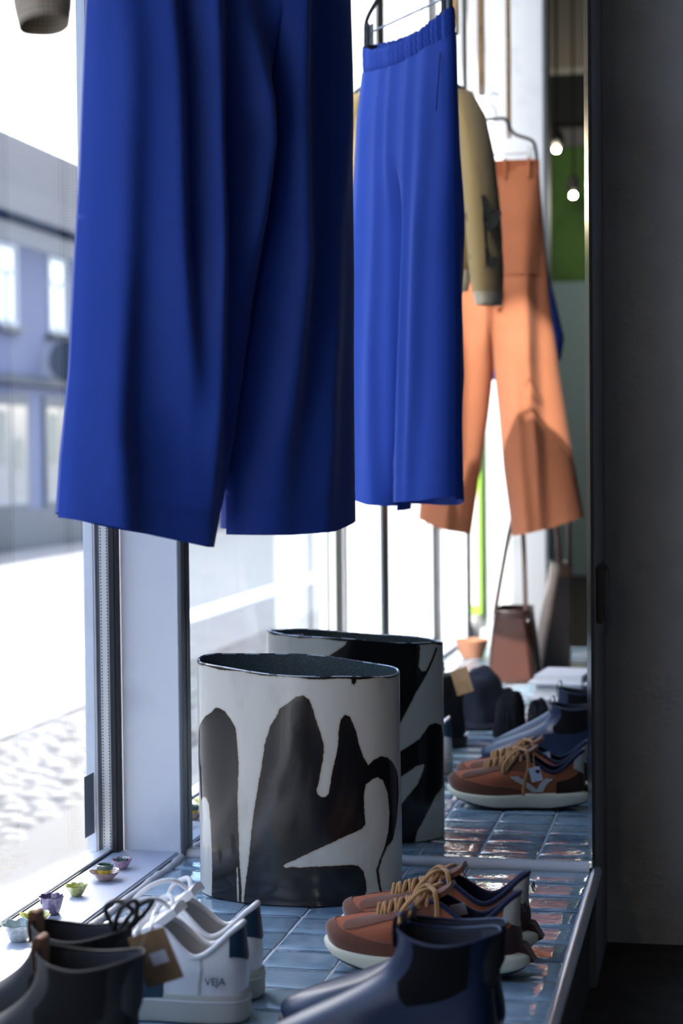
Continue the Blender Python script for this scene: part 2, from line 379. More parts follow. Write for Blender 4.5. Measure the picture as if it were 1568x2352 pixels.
while y < 8.9 and count < 290:
    off = 0
    x = -2.98+rc.uniform(-.02, .05)
    while x < -2.06 and count < 290:
        w = rc.uniform(0.12, 0.19)
        o = bpy.data.objects.new('cobble', cms[rc.randint(6)]); COL.objects.link(o); o.parent = cb
        o.location = (x+w/2, y+rc.uniform(-.012, .012), GZ+rc.uniform(-.012, .004)); o.scale = (w*0.97, 0.128, 1); o.rotation_euler = (rc.uniform(-.05, .05), rc.uniform(-.05, .05), rc.uniform(-.06, .06))
        x += w; count += 1
    y += 0.138
far_c = MB()
for y in np.concatenate([np.arange(9.0, 16, 0.145), np.arange(-14, 1.5, 0.145)]):
    x = -2.98
    while x < -2.08:
        w = rc.uniform(0.12, 0.19); far_c.box(x, x+w*0.92, y, y+0.122, GZ-0.02, GZ+rc.uniform(-.006, .004)); x += w
fc = far_c.build('cobbles', stone, cb, smooth=False); fc['kind'] = 'stuff'

pane_m = mat('house_glass', (0.30, 0.34, 0.38), 0.08, spec=1.0, coat=1.0)
win_white = mat('window_white', (0.5, 0.51, 0.53), 0.5)
shop_dark = mat('shopfront_dark', (0.05, 0.065, 0.09), 0.5)
cream_reflection = mat('reflection_cream', (0.35, 0.32, 0.24), 0.8)
roof_m = mat('slate_roof', (0.012, 0.020, 0.036), 0.97, spec=0.05, bump=(30, 0.3, 0.01), var=((0.008, 0.014, 0.026), 6, 0.4, 0.6))
def house(y0, y1, eaves, ridge, wallcol, label, phase, sp=2.35, shop=True, x=-10.9):
    h = empty('terraced_house', (x, (y0+y1)/2, GZ), label=label, cat='house', group='houses across the street')
    cy = (y0+y1)/2; wm = mat('render_%d' % int(y0*10+1000), tuple(c*k_ for c, k_ in zip(wallcol, (.31, .33, .40))), 0.85, bump=(8, 0.2, 0.01))
    e, rg = eaves-GZ, ridge-GZ; hw = (y1-y0)/2-0.02
    MB().box(-8, 0, -hw, hw, -0.2, e).build('wall', wm, h, smooth=False)
    MB().prism([(0.45, e-0.12), (0.45, e), (-1.1, rg), (-4.0, rg+2.3), (-8.3, e), (-8.3, e-0.12)], 2*hw, 1, -hw).build('roof', roof_m, h, smooth=False)
    MB().prism([(0, e-0.35), (0.3, e-0.12), (0.42, e-0.12), (0.42, e-0.02), (0, e-0.02)], 2*hw, 1, -hw).build('cornice', win_white, h, smooth=False)
    MB().prism([(0, 2.62), (0.16, 2.66), (0.18, 2.8), (0, 2.84)], 2*hw, 1, -hw).build('band_cornice', shop_dark, h, smooth=False)
    MB().box(0, 0.06, -hw, hw, -0.1, 0.55).build('plinth', shop_dark, h, smooth=False)
    wy = y0+phase
    while wy < y1-0.6:
        ly = wy-cy; w = MB(); z0, z1 = 3.62, 4.98
        for a, b, c, d in ((-.45, -.36, z0, z1), (.36, .45, z0, z1), (-.36, .36, z1-.09, z1), (-.36, .36, z0, z0+.09), (-.02, .02, z0, z1-.5), (-.36, .36, z1-.5, z1-.44)):
            w.box(-0.03, 0.035, ly+a, ly+b, c, d)
        wo_ = w.build('window_frame', win_white, h, smooth=False)
        MB().box(-0.02, 0.01, ly-.36, ly+.36, z0+.05, z1-.05).build('pane', pane_m, wo_, smooth=False)
        MB().box(0, 0.12, ly-.55, ly+.55, z0-.1, z0-.02).build('window_ledge', shop_dark, h, smooth=False)
        if shop:
            f = MB().box(-0.02, 0.05, ly-.8, ly+.8, 0.5, 2.5).build('shopfront', shop_dark, h, smooth=False)
            MB().box(0.02, 0.055, ly-.7, ly-.05, 0.65, 2.3).box(0.02, 0.055, ly+.05, ly+.7, 0.65, 2.3).build('pane', pane_m, f, smooth=False)
            MB().box(0.03, 0.06, ly-.62, ly-.2, 1.3, 2.2).box(0.03, 0.06, ly+.15, ly+.5, 1.2, 1.75).build('cream_reflection', cream_reflection, f, smooth=False)  # cream patches painted in for reflections in the shop glass
        wy += sp
    return h
hs = [(-62, -40, 5.2, 6.6, (0.55, 0.5, 0.42), 'cream house far down the street behind the shop front'),
      (-40, -22, 4.4, 5.6, (0.5, 0.36, 0.28), 'brick coloured house down the street behind the shop front'),
      (-22, -8, 5.0, 6.4, (0.6, 0.6, 0.58), 'pale house across the road seen through the mirror'),
      (-8, 9, 4.5, 5.6, (0.52, 0.46, 0.4), 'tan house across the road hidden beside the window frame'),
      (9, 19.6, 4.9, 6.2, (0.45, 0.47, 0.52), 'grey house across the road, nearer than the lavender house'),
      (19.6, 44, 4.62, 5.66, (0.60, 0.56, 0.66), 'lavender two-storey house with dark roof outside the window'),
      (44, 80, 4.5, 5.6, (0.62, 0.6, 0.56), 'last pale house at the far end of the street')]
for k, (a, b, e, r_, c, lab) in enumerate(hs): house(a, b, e, r_, c, lab, 0.9 if k == 5 else 1.1)
for k in range(3): pass
sg = empty('hanging_sign', (-10.88, 26.9, 2.35), label='dark rounded hanging sign on the lavender house wall', cat='sign')
MB().tube([(0, 0, 0.42), (0.75, 0, 0.42)], 0.025, 8).build('bracket', black, sg)
sdisc = MB().lathe([(0.0, -0.05), (0.34, -0.05), (0.37, 0), (0.34, 0.05), (0.0, 0.05)], 24).build('sign_disc', mat('sign_dark', (0.06, 0.07, 0.09), 0.5), sg, loc=(0.42, 0, 0)); sdisc.rotation_euler = (PI/2, 0, 0)

# ------------------------------------------------------------------ glazed vase
P1=[(3.426,.235),(3.468,.2543),(3.546,.2678),(3.732,.2844),(3.858,.2922),(3.928,.3001),(3.991,.3008),(4.076,.2963),(4.154,.2851),(4.213,.2721),(4.235,.2467),(4.248,.2167),(4.241,.1864),(4.231,.1561),(4.235,.1259),(4.239,.0957),(4.241,.0655),(4.265,.0204),(4.243,-.0376),(3.762,-.0483),(3.81,.0113),(3.825,.0577),(3.81,.1126),(3.783,.1458),(3.722,.1563),(3.622,.1563),(3.547,.149),(3.513,.1561),(3.485,.1896),(3.399,.2036)]
W1=[(4.202,.0543),(4.224,.0561),(4.231,.0259),(4.227,-.0379),(4.208,-.0382)]
P2=[(4.593,.2796),(4.642,.2918),(4.681,.3054),(4.766,.3161),(4.822,.3236),(4.887,.3258),(4.942,.3192),(4.969,.3073),(4.996,.2924),(5.032,.2745),(5.06,.2595),(5.078,.2461),(5.067,.2267),(5.037,.2059),(5.027,.194),(5.002,.1821),(5.007,.1746),(5.044,.1695),(5.092,.1699),(5.121,.1743),(5.141,.1907),(5.162,.2085),(5.202,.2323),(5.223,.2501),(5.231,.2709),(5.256,.2887),(5.297,.295),(5.349,.2927),(5.381,.282),(5.423,.2668),(5.444,.2517),(5.5,.2302),(5.565,.2152),(5.638,.2229),(5.753,.2275),(5.852,.2247),(5.972,.2155),(6.085,.2015),(6.137,.1885),(6.146,.164),(6.059,.1199),(5.955,.0945),(5.844,.0858),(5.753,.0677),(5.7,.0519),(5.733,.0257),(5.794,.0019),(5.762,.0025),(5.704,.0262),(5.666,.051),(5.707,.0654),(5.796,.0851),(5.868,.1081),(5.895,.1379),(5.864,.1687),(5.781,.1895),(5.691,.1967),(5.609,.1932),(5.533,.1865),(5.503,.1703),(5.506,.1523),(5.516,.1251),(5.469,.1182),(5.347,.1118),(5.223,.1051),(5.106,.0967),(4.954,.0864),(4.805,.0741),(4.721,.0677),(4.692,.063),(4.711,.0592),(4.767,.0619),(4.841,.0607),(4.953,.0624),(5.065,.0629),(5.201,.0633),(5.344,.0638),(5.43,.0615),(5.487,.0534),(5.521,.0379),(5.532,.0227),(5.495,.0112),(5.404,.0047),(5.328,-.0021),(5.295,-.0318),(4.274,-.037),(4.291,.0057),(4.318,.0364),(4.354,.0671),(4.378,.0976),(4.401,.128),(4.435,.1585),(4.468,.1888),(4.5,.2131),(4.532,.2493)]
P3=[(5.371,.3566),(5.416,.3564),(5.422,.3459),(5.402,.341),(5.376,.3432)]
B1=[(1.724,.3345),(1.57,.3523),(1.504,.3679),(.71,.3622),(.65,.3479),(.675,.3134),(.616,.3042),(.537,.3059),(.393,.3318),(.312,.345),(.266,.3445),(.519,.3016),(.717,.2686),(.883,.23),(.959,.2114),(1.191,.195),(1.734,.194),(1.819,.2803)]
B2=[(1.081,.1566),(.962,.1629),(.835,.1724),(.663,.1847),(.49,.2072),(.335,.2095),(.135,.2025),(.043,.187),(.074,.0957),(.375,.0797),(.577,.0477),(.735,.0183),(.822,-.033),(1.314,-.0303),(1.311,.0184),(.944,.069),(.841,.0856),(.7,.105),(.586,.1351),(.603,.1395),(.727,.1366),(.838,.1273),(.965,.1178),(1.307,.0878),(1.303,.1467)]
def sdf(poly, th, z, k=0.12):
    P = np.array(poly)*np.array([k, 1]); q = np.stack([th*k, z], -1); n = len(P)
    d = np.full(th.shape, 1e9); ins = np.zeros(th.shape, bool)
    for i in range(n):
        a, b = P[i], P[(i+1) % n]; e = b-a; w = q-a
        t = np.clip((w@e)/max(e@e, 1e-12), 0, 1); dd = w-t[..., None]*e; d = np.minimum(d, (dd**2).sum(-1))
        c = (a[1] > q[..., 1]) != (b[1] > q[..., 1])
        with np.errstate(divide='ignore', invalid='ignore'):
            ins ^= c & (q[..., 0] < (b[0]-a[0])*(q[..., 1]-a[1])/(b[1]-a[1])+a[0])
    d = np.sqrt(d); return np.where(ins, d, -d)
def vase_rim(th): return 0.361-0.0095*np.cos(th)+0.004*np.sin(th)+0.0012*np.sin(5*th)
def vase_xy(th, s=1.0, inset=0.0):
    c, sn = np.cos(th), np.sin(th); a, b = 0.163-inset, 0.096-inset
    x = a*np.sign(c)*np.abs(c)**0.96; y = b*np.sign(sn)*np.abs(sn)**1.02
    return x*s, y*s
def build_vase():
    v = empty('glazed_vase', (-0.034, -0.226, 0.0008), label='large oval stoneware vase with black and cream drip glaze before the mirror', cat='vase')
    nt, nz = 420, 260
    th = np.linspace(0, 2*PI, nt, endpoint=False); zz = np.concatenate([[0, .004], np.linspace(.008, 1, nz-2)])
    T, Zf = np.meshgrid(th, zz, indexing='ij'); rim = vase_rim(th)[:, None]
    Zv = Zf*rim; wob = 1+0.004*np.sin(3*T+Zf*4)+0.003*np.sin(7*Zf+T)
    x, y_ = vase_xy(T); base_in = np.where(Zf < 0.002, 0.975, 1.0); x = x*wob*base_in; y_ = y_*wob*base_in
    mb = MB().grid(np.stack([x, y_, Zv], -1), wrap_u=True)
    g = np.maximum.reduce([np.minimum(sdf(P1, T, Zv), -sdf(W1, T, Zv)), sdf(P2, T, Zv), sdf(P3, T, Zv), sdf(B1, T, Zv), sdf(B2, T, Zv), sdf([(a-2*PI, b) for a, b in P2], T, Zv)])
    g = np.maximum(g, (Zv-rim)+0.0022+0.002*np.sin(T*9)*np.sin(T*4+1))
    me_o = mb.build('vase_body', None, v)
    at = me_o.data.attributes.new('glaze', 'FLOAT', 'POINT'); at.data.foreach_set('value', g.reshape(-1).astype(np.float32))
    m = mat('drip_glaze', (0.5, 0.48, 0.42), 0.17, coat=0.25, spec=0.35); nt_ = m.node_tree; N = nt_.nodes; L = nt_.links; p = N['Principled BSDF']
    a = N.new('ShaderNodeAttribute'); a.attribute_name = 'glaze'
    tc = N.new('ShaderNodeTexCoord')
    n1 = N.new('ShaderNodeTexNoise'); n1.inputs['Scale'].default_value = 160; n1.inputs['Detail'].default_value = 3; L.new(tc.outputs['Object'], n1.inputs['Vector'])
    ma = N.new('ShaderNodeMath'); ma.operation = 'MULTIPLY_ADD'; ma.inputs[1].default_value = 0.0022; L.new(n1.outputs[0], ma.inputs[0]); L.new(a.outputs['Fac'], ma.inputs[2])
    mr = N.new('ShaderNodeMapRange'); mr.inputs[1].default_value = -0.0030; mr.inputs[2].default_value = 0.0060; L.new(ma.outputs[0], mr.inputs[0])
    cr = N.new('ShaderNodeValToRGB'); E_ = cr.color_ramp.elements
    E_[0].position = 0.0; E_[0].color = (1, 1, 1, 1); E_[1].position = 1; E_[1].color = (0, 0, 0, 1)
    cr.color_ramp.interpolation = 'LINEAR'
    cols_ = [(0.0, (0.64, 0.60, 0.51, 1)), (0.36, (0.56, 0.50, 0.39, 1)), (0.44, (0.22, 0.14, 0.07, 1)), (0.50, (0.018, 0.012, 0.010, 1)), (1.0, (0.010, 0.009, 0.010, 1))]
    E_[0].position, E_[0].color = cols_[0]; E_[1].position, E_[1].color = cols_[-1]
    for pos, c in cols_[1:-1]: e = E_.new(pos); e.color = c
    L.new(mr.outputs[0], cr.inputs[0])
    n2 = N.new('ShaderNodeTexNoise'); n2.inputs['Scale'].default_value = 11; n2.inputs['Detail'].default_value = 8; n2.inputs['Roughness'].default_value = 0.7
    mp = N.new('ShaderNodeMapping'); mp.inputs['Scale'].default_value = (1, 1, 0.45); L.new(tc.outputs['Object'], mp.inputs[0]); L.new(mp.outputs[0], n2.inputs['Vector'])
    r2 = N.new('ShaderNodeMapRange'); r2.inputs[1].default_value = 0.52; r2.inputs[2].default_value = 0.8; r2.inputs[4].default_value = 0.55; L.new(n2.outputs[0], r2.inputs[0])
    mx = N.new('ShaderNodeMix'); mx.data_type = 'RGBA'; mx.blend_type = 'MULTIPLY'; mx.inputs[7].default_value = (0.55, 0.47, 0.36, 1)
    L.new(r2.outputs[0], mx.inputs[0]); L.new(cr.outputs[0], mx.inputs[6]); L.new(mx.outputs[2], p.inputs['Base Color'])
    b = N.new('ShaderNodeBump'); b.inputs['Strength'].default_value = 0.3; b.inputs['Distance'].default_value = 0.0010
    n3 = N.new('ShaderNodeTexNoise'); n3.inputs['Scale'].default_value = 40; n3.inputs['Detail'].default_value = 4; L.new(tc.outputs['Object'], n3.inputs['Vector'])
    ad = N.new('ShaderNodeMath'); ad.operation = 'MULTIPLY_ADD'; ad.inputs[1].default_value = 0.6; L.new(mr.outputs[0], ad.inputs[0]); L.new(n3.outputs[0], ad.inputs[2])
    L.new(ad.outputs[0], b.inputs['Height']); L.new(b.outputs[0], p.inputs['Normal'])
    me_o.data.materials.clear(); me_o.data.materials.append(m)
    # inside wall, floor and lip
    th2 = np.linspace(0, 2*PI, 160, endpoint=False); inn = mat('inner_glaze', (0.055, 0.075, 0.07), 0.35, coat=0.4, bump=(400, 0.25, 0.0006), var=((0.11, 0.13, 0.12), 300, 0.5, 0.66))
    ri = vase_rim(th2); rows = []
    for f_, ins in ((1.0, 0.0045), (0.7, 0.005), (0.3, 0.006), (0.03, 0.008)):
        X, Y_ = vase_xy(th2, 1, ins); rows.append(np.stack([X, Y_, ri*f_], -1))
    rows.append(np.stack([np.zeros(160), np.zeros(160), np.full(160, 0.01)], -1))
    MB().grid(np.stack(rows, 1), wrap_u=True).build('vase_inside', inn, v)
    lip = MB(); X0, Y0 = vase_xy(th2); X1, Y1 = vase_xy(th2, 1, 0.0045); Xm, Ym = vase_xy(th2, 1, 0.0022)
    lip.grid(np.stack([np.stack([X0, Y0, ri-.0002], -1), np.stack([Xm, Ym, ri+.0016], -1), np.stack([X1, Y1, ri-.0002], -1)], 1), wrap_u=True)
    lip.build('rim_lip', mat('rim_glaze', (0.42, 0.44, 0.46), 0.25, coat=0.6, var=((0.03, 0.03, 0.035), 30, 0.5, 0.55)), v)
    lb = MB().box(-0.011, 0.011, -0.0005, 0.0005, -0.006, 0.006).build('price_sticker', mat('sticker_white', (0.7, 0.7, 0.74), 0.6), v, smooth=False)
    ang = 3.86; bx_, by_ = vase_xy(np.array(ang), 1, 0.0062); lb.location = (float(bx_), float(by_), 0.352); lb.rotation_euler = (0, 0, math.atan2(0.096*math.cos(ang), -0.163*math.sin(ang)))
build_vase()

# ------------------------------------------------------------------ flower bowls on the ledge
def bowl(name, label, x, y, r, h, petals, amp, col, colin, foot=0.42, flare=1.0, z0=0.0115, ph=0.0, cat='bowl', group='small ceramic flower bowls on the window ledge'):
    b = empty(name, (x, y, z0), label=label, cat=cat, group=group)
    def wave(a, rr_, z):
        k = (z/h)**2 if h else 0; w = abs(math.cos(a*petals/2+ph))
        return (1+amp*k*(w-0.5), 0.5*amp*h*k*(w-0.5)*1.6)
    o = [(0.0, 0.0), (foot*r*.92, 0.0), (foot*r, 0.0008)]
    for t in np.linspace(0.1, 1, 9): o.append((r*(foot+(1-foot)*t**flare), h*t))
    ii = [(r-0.0006, h+0.0005)]+[(max(r*(foot+(1-foot)*t**flare)-0.0016, 0.0), max(h*t, 0.0026)) for t in np.linspace(1, 0.1, 9)]+[(0, 0.0026)]
    MB().lathe(o, 60, rz=wave).build('outer_glaze', mat(name+'_out'+str(int(x*1e4))+str(int(-y*1e4)), col, 0.2, coat=0.8, bump=(300, .2, .0006), var=(tuple(c*.65 for c in col), 160, .45, .65)), b)
    MB().lathe(ii, 60, rz=wave).build('inner_glaze', mat(name+'_in'+str(int(x*1e4))+str(int(-y*1e4)), colin, 0.15, coat=0.9), b)
    return b
bowl('flower_bowl', 'small pink petal-rimmed bowl farthest along the window ledge, near the post', -0.351, -0.166, 0.0165, 0.016, 6, 0.16, (0.55, 0.33, 0.42), (0.38, 0.22, 0.28), flare=.75)
bowl('flower_cup', 'tiny greenish cup standing inside the pink petal bowl', -0.351, -0.1655, 0.0105, 0.012, 5, 0.2, (0.18, 0.28, 0.24), (0.1, 0.2, 0.17), z0=0.0165, cat='cup', flare=.8)
bowl('flower_saucer', 'pinkish tan petal saucer under the yellow cup on the ledge', -0.352, -0.246, 0.0245, 0.0145, 6, 0.14, (0.46, 0.31, 0.27), (0.40, 0.28, 0.2), flare=1.0, cat='saucer')
bowl('flower_cup', 'yellow cup with dark green rim standing in the tan saucer', -0.352, -0.246, 0.0130, 0.021, 7, 0.08, (0.62, 0.47, 0.05), (0.05, 0.12, 0.07), foot=0.8, z0=0.0155, cat='cup')
gr = bpy.data.objects['flower_cup.001'] if 'flower_cup.001' in bpy.data.objects else None
if gr:
    MB().lathe([(0.0128, 0.0145), (0.0134, 0.017), (0.0136, 0.0215), (0.0122, 0.0222), (0.0112, 0.020)], 40).build('green_rim', mat('green_rim_glaze', (0.05, 0.11, 0.08), 0.2, coat=0.8), gr)
bowl('flower_bowl', 'yellow-green petal bowl between the purple cup and the saucer', -0.362, -0.352, 0.0172, 0.0165, 8, 0.14, (0.45, 0.47, 0.16), (0.42, 0.44, 0.12), flare=.8, ph=.6)
bowl('flower_cup', 'tall violet fluted cup on the sunlit ledge', -0.36, -0.464, 0.0185, 0.027, 9, 0.10, (0.16, 0.12, 0.24), (0.11, 0.08, 0.17), foot=0.62, flare=.9, cat='cup')
bowl('flower_bowl', 'shallow lime petal bowl partly hidden behind the black boots', -0.358, -0.535, 0.0215, 0.017, 6, 0.24, (0.42, 0.45, 0.16), (0.40, 0.42, 0.12), flare=.85)
bowl('flower_bowl', 'pale grey petal bowl nearest on the ledge, behind the black boots', -0.352, -0.615, 0.0245, 0.025, 7, 0.18, (0.42, 0.46, 0.47), (0.30, 0.37, 0.38), flare=.8, ph=.4)

# ------------------------------------------------------------------ shoes
def ring(half, seg=8):
    P = [list(p) for p in half]; full = P+[[x, -y, z] for x, y, z in P[-2:0:-1]]
    return crom(full, seg, closed=True)
def loft(rings, nv=6):
    R = np.stack([ring(r) for r in rings], 0)              # k, N, 3
    out = np.stack([crom(R[:, i], nv) for i in range(R.shape[1])], 0)
    return out                                              # N, nv', 3
class Skin:
    """a lofted shoe surface that patches can be laid on"""
    def __init__(s, rings, nv=6):
        s.P = loft(rings, nv); s.N, s.K = s.P.shape[:2]
        du = np.roll(s.P, -1, 0)-np.roll(s.P, 1, 0); dv = np.gradient(s.P, axis=1); n = np.cross(du, dv)
        n /= np.linalg.norm(n, axis=-1, keepdims=True)+1e-12
        c = s.P.mean((0, 1)); 
        if ((n*(s.P-c)).sum(-1)).mean() < 0: n = -n
        s.n = n
    def at(s, u, v, off=0.0):
        u = u % s.N; i = int(math.floor(u)) % s.N; a = u-math.floor(u); j2 = min(max(v, 0), 1)*(s.K-1); j = min(int(j2), s.K-2); b = j2-j; i1 = (i+1) % s.N
        f = lambda A: (A[i, j]*(1-a)+A[i1, j]*a)*(1-b)+(A[i, j+1]*(1-a)+A[i1, j+1]*a)*b
        return f(s.P)+off*f(s.n)
    def patch(s, u0, u1, vlo, vhi, off=0.0012, nu=24, nv=8):
        us = np.linspace(u0, u1, nu); rows = []
        for u in us:
            a, b = (vlo(u) if callable(vlo) else vlo), (vhi(u) if callable(vhi) else vhi)
            vv = np.linspace(a, b, nv); r = [s.at(u, v, off) for v in vv]
            rows.append([s.at(u, a, 0.0)]+r+[s.at(u, b, 0.0)])
        rows = [[s.at(us[0], v, 0.0) for v in np.linspace((vlo(us[0]) if callable(vlo) else vlo), (vhi(us[0]) if callable(vhi) else vhi), nv+2)]]+rows+[[s.at(us[-1], v, 0.0) for v in np.linspace((vlo(us[-1]) if callable(vlo) else vlo), (vhi(us[-1]) if callable(vhi) else vhi), nv+2)]]
        return MB().grid(np.array(rows))
    def stripe(s, pts, w, off=0.0016):
        """band of constant width along (u, v) points"""
        rows = []
        for k, (u, v) in enumerate(pts):
            rows.append([s.at(u-w/2, v, 0), s.at(u-w/2, v, off), s.at(u+w/2, v, off), s.at(u+w/2, v, 0)])
        return MB().grid(np.array(rows))
OUT = [(0, 0), (.012, .0245), (.06, .033), (.115, .034), (.185, .045), (.246, .031), (.268, 0)]
def ringz(z, k=1.0, out=OUT, dx=0.0):
    cx = 0.135
    return [(cx+(x-cx)*k+dx, y*k, zz) for (x, y), zz in zip(out, z if hasattr(z, '__len__') else [z]*7)]
def lacing(sk, a, b, n, vtop, r, m, parent, lift=0.006, name='lace', skip=0.0):
    for k in range(n):
        u = a+(b-a)*k/(n-1); p = sk.at(u, vtop, .002); q = sk.at(96-u-skip, vtop, .002)
        path = [p-np.array([0, 0, .004])]+[p*(1-t)+q*t+np.array([0, 0, lift*math.sin(PI*t)]) for t in np.linspace(0, 1, 9)]+[q-np.array([0, 0, .004])]
        MB().tube(path, r, 8, flat=1.5).build(name, m, parent)
def sneaker_rings(heel=0.112, dip=0.073, throat=0.098, base=0.0):
    zt = [.034, .034, .033, .031, .029, .033, .042]; zt = [z+base for z in zt]
    r0 = ringz([z-.003 for z in zt], .965); r1 = ringz([z+g for z, g in zip(zt, (.02, .02, .018, .018, .016, .017, .018))], .985)
    r2 = [(.006, 0, .076), (.016, .0205, .074), (.058, .0325, .062), (.114, .0335, .070), (.172, .0395, .066), (.222, .0255, .0665), (.237, 0, .069)]
    r3 = [(.004, 0, heel), (.0125, .0135, heel-.005), (.060, .0305, dip), (.112, .0215, throat), (.152, .0145, .089), (.186, .0125, .0775), (.194, 0, .0750)]
    return r0, r1, r2, r3
def shoe_lining(sk, m, parent, insole=.04, mins=None):
    top = sk.P[:, -1]; cen = np.array([.11, 0, 0]); rows = [top, top*np.array([1, .90, 1])-np.array([0, 0, .003])]
    ins = ring(ringz(insole, .80)); rows.append(top*np.array([1, .84, .8])*0.6+ins*0.4); rows.append(ins)
    g = np.stack(rows, 1); mb = MB().grid(g, wrap_u=True); mb.add(ins, [tuple(range(len(ins)))])
    return mb.build('lining', m, parent)
suede = weave('suede_brown', (0.17, 0.058, 0.03), 700, .2, .0004, .95, .5)
meshm = weave('coral_mesh', (0.66, 0.185, 0.075), 1500, .8, .0012, .8, .2, (0.50, 0.13, 0.05))
tan_lace = weave('tan_lace', (0.52, 0.27, 0.10), 1400, .5, .0006, .85, .3)
cream_sole = mat('cream_sole', (0.72, 0.69, 0.52), 0.55, bump=(200, .1, .0005))
rubber = mat('black_rubber', (0.012, 0.012, 0.014), 0.6)
navy_lin = weave('navy_lining', (0.014, 0.018, 0.055), 900, .3, .0005, .9, .3)
pale_tab = mat('pale_grey_leather', (0.55, 0.56, 0.50), 0.5, bump=(200, .2, .0005))
darkbrown = weave('dark_heel', (0.05, 0.02, 0.014), 700, .2, .0004, .9, .3)
tagwhite = mat('tag_paper', (0.66, 0.68, 0.76), 0.7)
kraft = mat('kraft_card', (0.26, 0.165, 0.09), 0.85, var=((0.2, 0.13, 0.07), 40, .4, .7))

def runner(label, loc, rz, paper=False):
    s = empty('running_sneaker', loc, rz, label=label, cat='sneaker', group='pair of orange running sneakers')
    sk = Skin(sneaker_rings())
    MB().grid(sk.P, wrap_u=True).build('upper', meshm, s)
    # sole: flared foam midsole with pointed heel, black tread below
    zt = [.036, .036, .034, .032, .030, .034, .043]; zb = [.016, .012, .004, .0035, .005, .017, .030]
    o2 = [(-.012, 0), (.004, .027), (.06, .0365), (.115, .0365), (.185, .048), (.247, .033), (.270, 0)]
    ms = loft([ringz(zb, .93, o2), ringz([a*.72+b*.28 for a, b in zip(zb, zt)], 1.0, o2), ringz([a*.2+b*.8 for a, b in zip(zb, zt)], 1.0, o2), ringz(zt, .965, OUT)], 4)
    mb = MB().grid(ms, wrap_u=True); mb.add(ms[:, 0], [tuple(range(len(ms)))]); mb.build('midsole', cream_sole, s)
    tr = loft([ringz([max(z-.0045, 0) for z in zb], .88, o2), ringz([z-.001 for z in zb], .95, o2), ringz([z+.002 for z in zb], .955, o2)], 3)
    mb = MB().grid(tr, wrap_u=True); mb.add(tr[:, 0], [tuple(range(len(tr)))]); mb.build('outsole', rubber, s)
    MB().prism([(-.017, .024), (-.005, .044), (.012, .048), (.012, .03), (-.005, .020)], .024, 1, -.012).build('heel_spoiler', darkbrown, s)
    g = lambda u: 1-abs(u-48)/48
    sk.patch(24, 72, .0, lambda u: .10+.40*max(0, 1-((u-48)/24)**2)**.6, .0016, 40, 8).build('toe_cap', suede, s)
    sk.patch(-15, 15, .0, lambda u: .74-.30*(abs(u)/15)**1.3, .0015, 30, 8).build('heel_counter', darkbrown, s)
    for a, b in ((23.5, 43), (53, 72.5)):
        sk.patch(a, b, lambda u: .80-.30*math.exp(-((min(u, 96-u)-40)/4)**2)-.06*math.exp(-((min(u, 96-u)-26)/4)**2), 1.0, .0014, 24, 5).build('eyestay', suede, s)
    sk.patch(-10, 10, lambda u: .56+.22*(abs(u)/10)**2, 1.0, .0022, 22, 6).build('heel_tab', pale_tab, s)
    for sgn in (1, -1):
        f = (lambda u: u) if sgn > 0 else (lambda u: 96-u)
        sk.stripe([(f(27-6*t), .62-.5*t) for t in np.linspace(0, 1, 8)], 2.1).build('side_stripe', pale_tab, s)
        sk.stripe([(f(17.5+2.6*t), .64-.52*t) for t in np.linspace(0, 1, 8)], 2.1).build('side_stripe', pale_tab, s)
    shoe_lining(sk, navy_lin, s)
    MB().tube(np.array([sk.P[i % 96, -1]+np.array([0, 0, .0005]) for i in range(-26, 27)]), .0036, 10).build('collar', navy_lin, s)
    tg = []
    for x, z, w in ((.192, .072, .011), (.17, .083, .014), (.145, .094, .017), (.12, .104, .020), (.100, .116, .021), (.094, .121, .018)):
        tg.append([(x, yy*w, z+.003*(1-yy*yy)) for yy in np.linspace(-1, 1, 9)])
    t1 = np.array(tg); t2 = t1-np.array([.003, 0, .006])
    MB().grid(t1).grid(t2).grid(np.stack([t1[-1], t2[-1]], 0)).grid(np.stack([t1[:, 0], t2[:, 0]], 0)).grid(np.stack([t1[:, -1], t2[:, -1]], 0)).build('tongue', suede, s)
    lacing(sk, 26, 42, 7, .965, .0032, tan_lace, s, .0075)
    lacing(sk, 28, 41, 5, .955, .0028, tan_lace, s, .009, skip=1.8)
    for yy in (1, -1):                                   # bow loops lying over the sides
        pth = crom([(.122, .004*yy, .111), (.135, .020*yy, .111), (.155, .034*yy, .090), (.156, .036*yy, .072), (.140, .027*yy, .092), (.124, .006*yy, .111)], 6)
        MB().tube(pth, .0026, 8, flat=1.5).build('lace_loop', tan_lace, s)
        pth = crom([(.122, .004*yy, .113), (.112, .026*yy, .112), (.108, .036*yy, .085), (.116, .041*yy, .052), (.118, .046*yy, .030)], 6)
        MB().tube(pth, .0024, 8, flat=1.5).build('lace_end', tan_lace, s)
    tx = text('heel_lettering', 'VEJA', .015, navy_lin, s, (-.0032, 0.0, .093), (math.radians(80), 0, -PI/2))
    if paper:
        pt = MB().box(-.011, .011, -.0005, .0005, -.014, .014).build('price_tag', tagwhite, s, smooth=False, loc=(.094, -.046, .072)); pt.rotation_euler = (0.15, .25, 0.05)
        MB().tube([(.1, -.02, .106), (.098, -.038, .095), (.096, -.046, .085)], .0007, 6).build('tag_string', tan_lace, s)
        MB().box(-.004, .004, -.0007, .0007, -.004, .004).build('tag_print', black, s, smooth=False, loc=(.090, -.0472, .079))
    else:
        MB().box(-.0105, .0105, -.0005, .0005, -.010, .010).build('size_label', tagwhite, s, smooth=False, loc=(.088, -.012, .082)).rotation_euler = (-.5, .2, .1)
    return s
runner('nearer orange and brown running sneaker of the pair, behind the navy boots', (0.363, -0.632, 0.0010), PI-0.04)
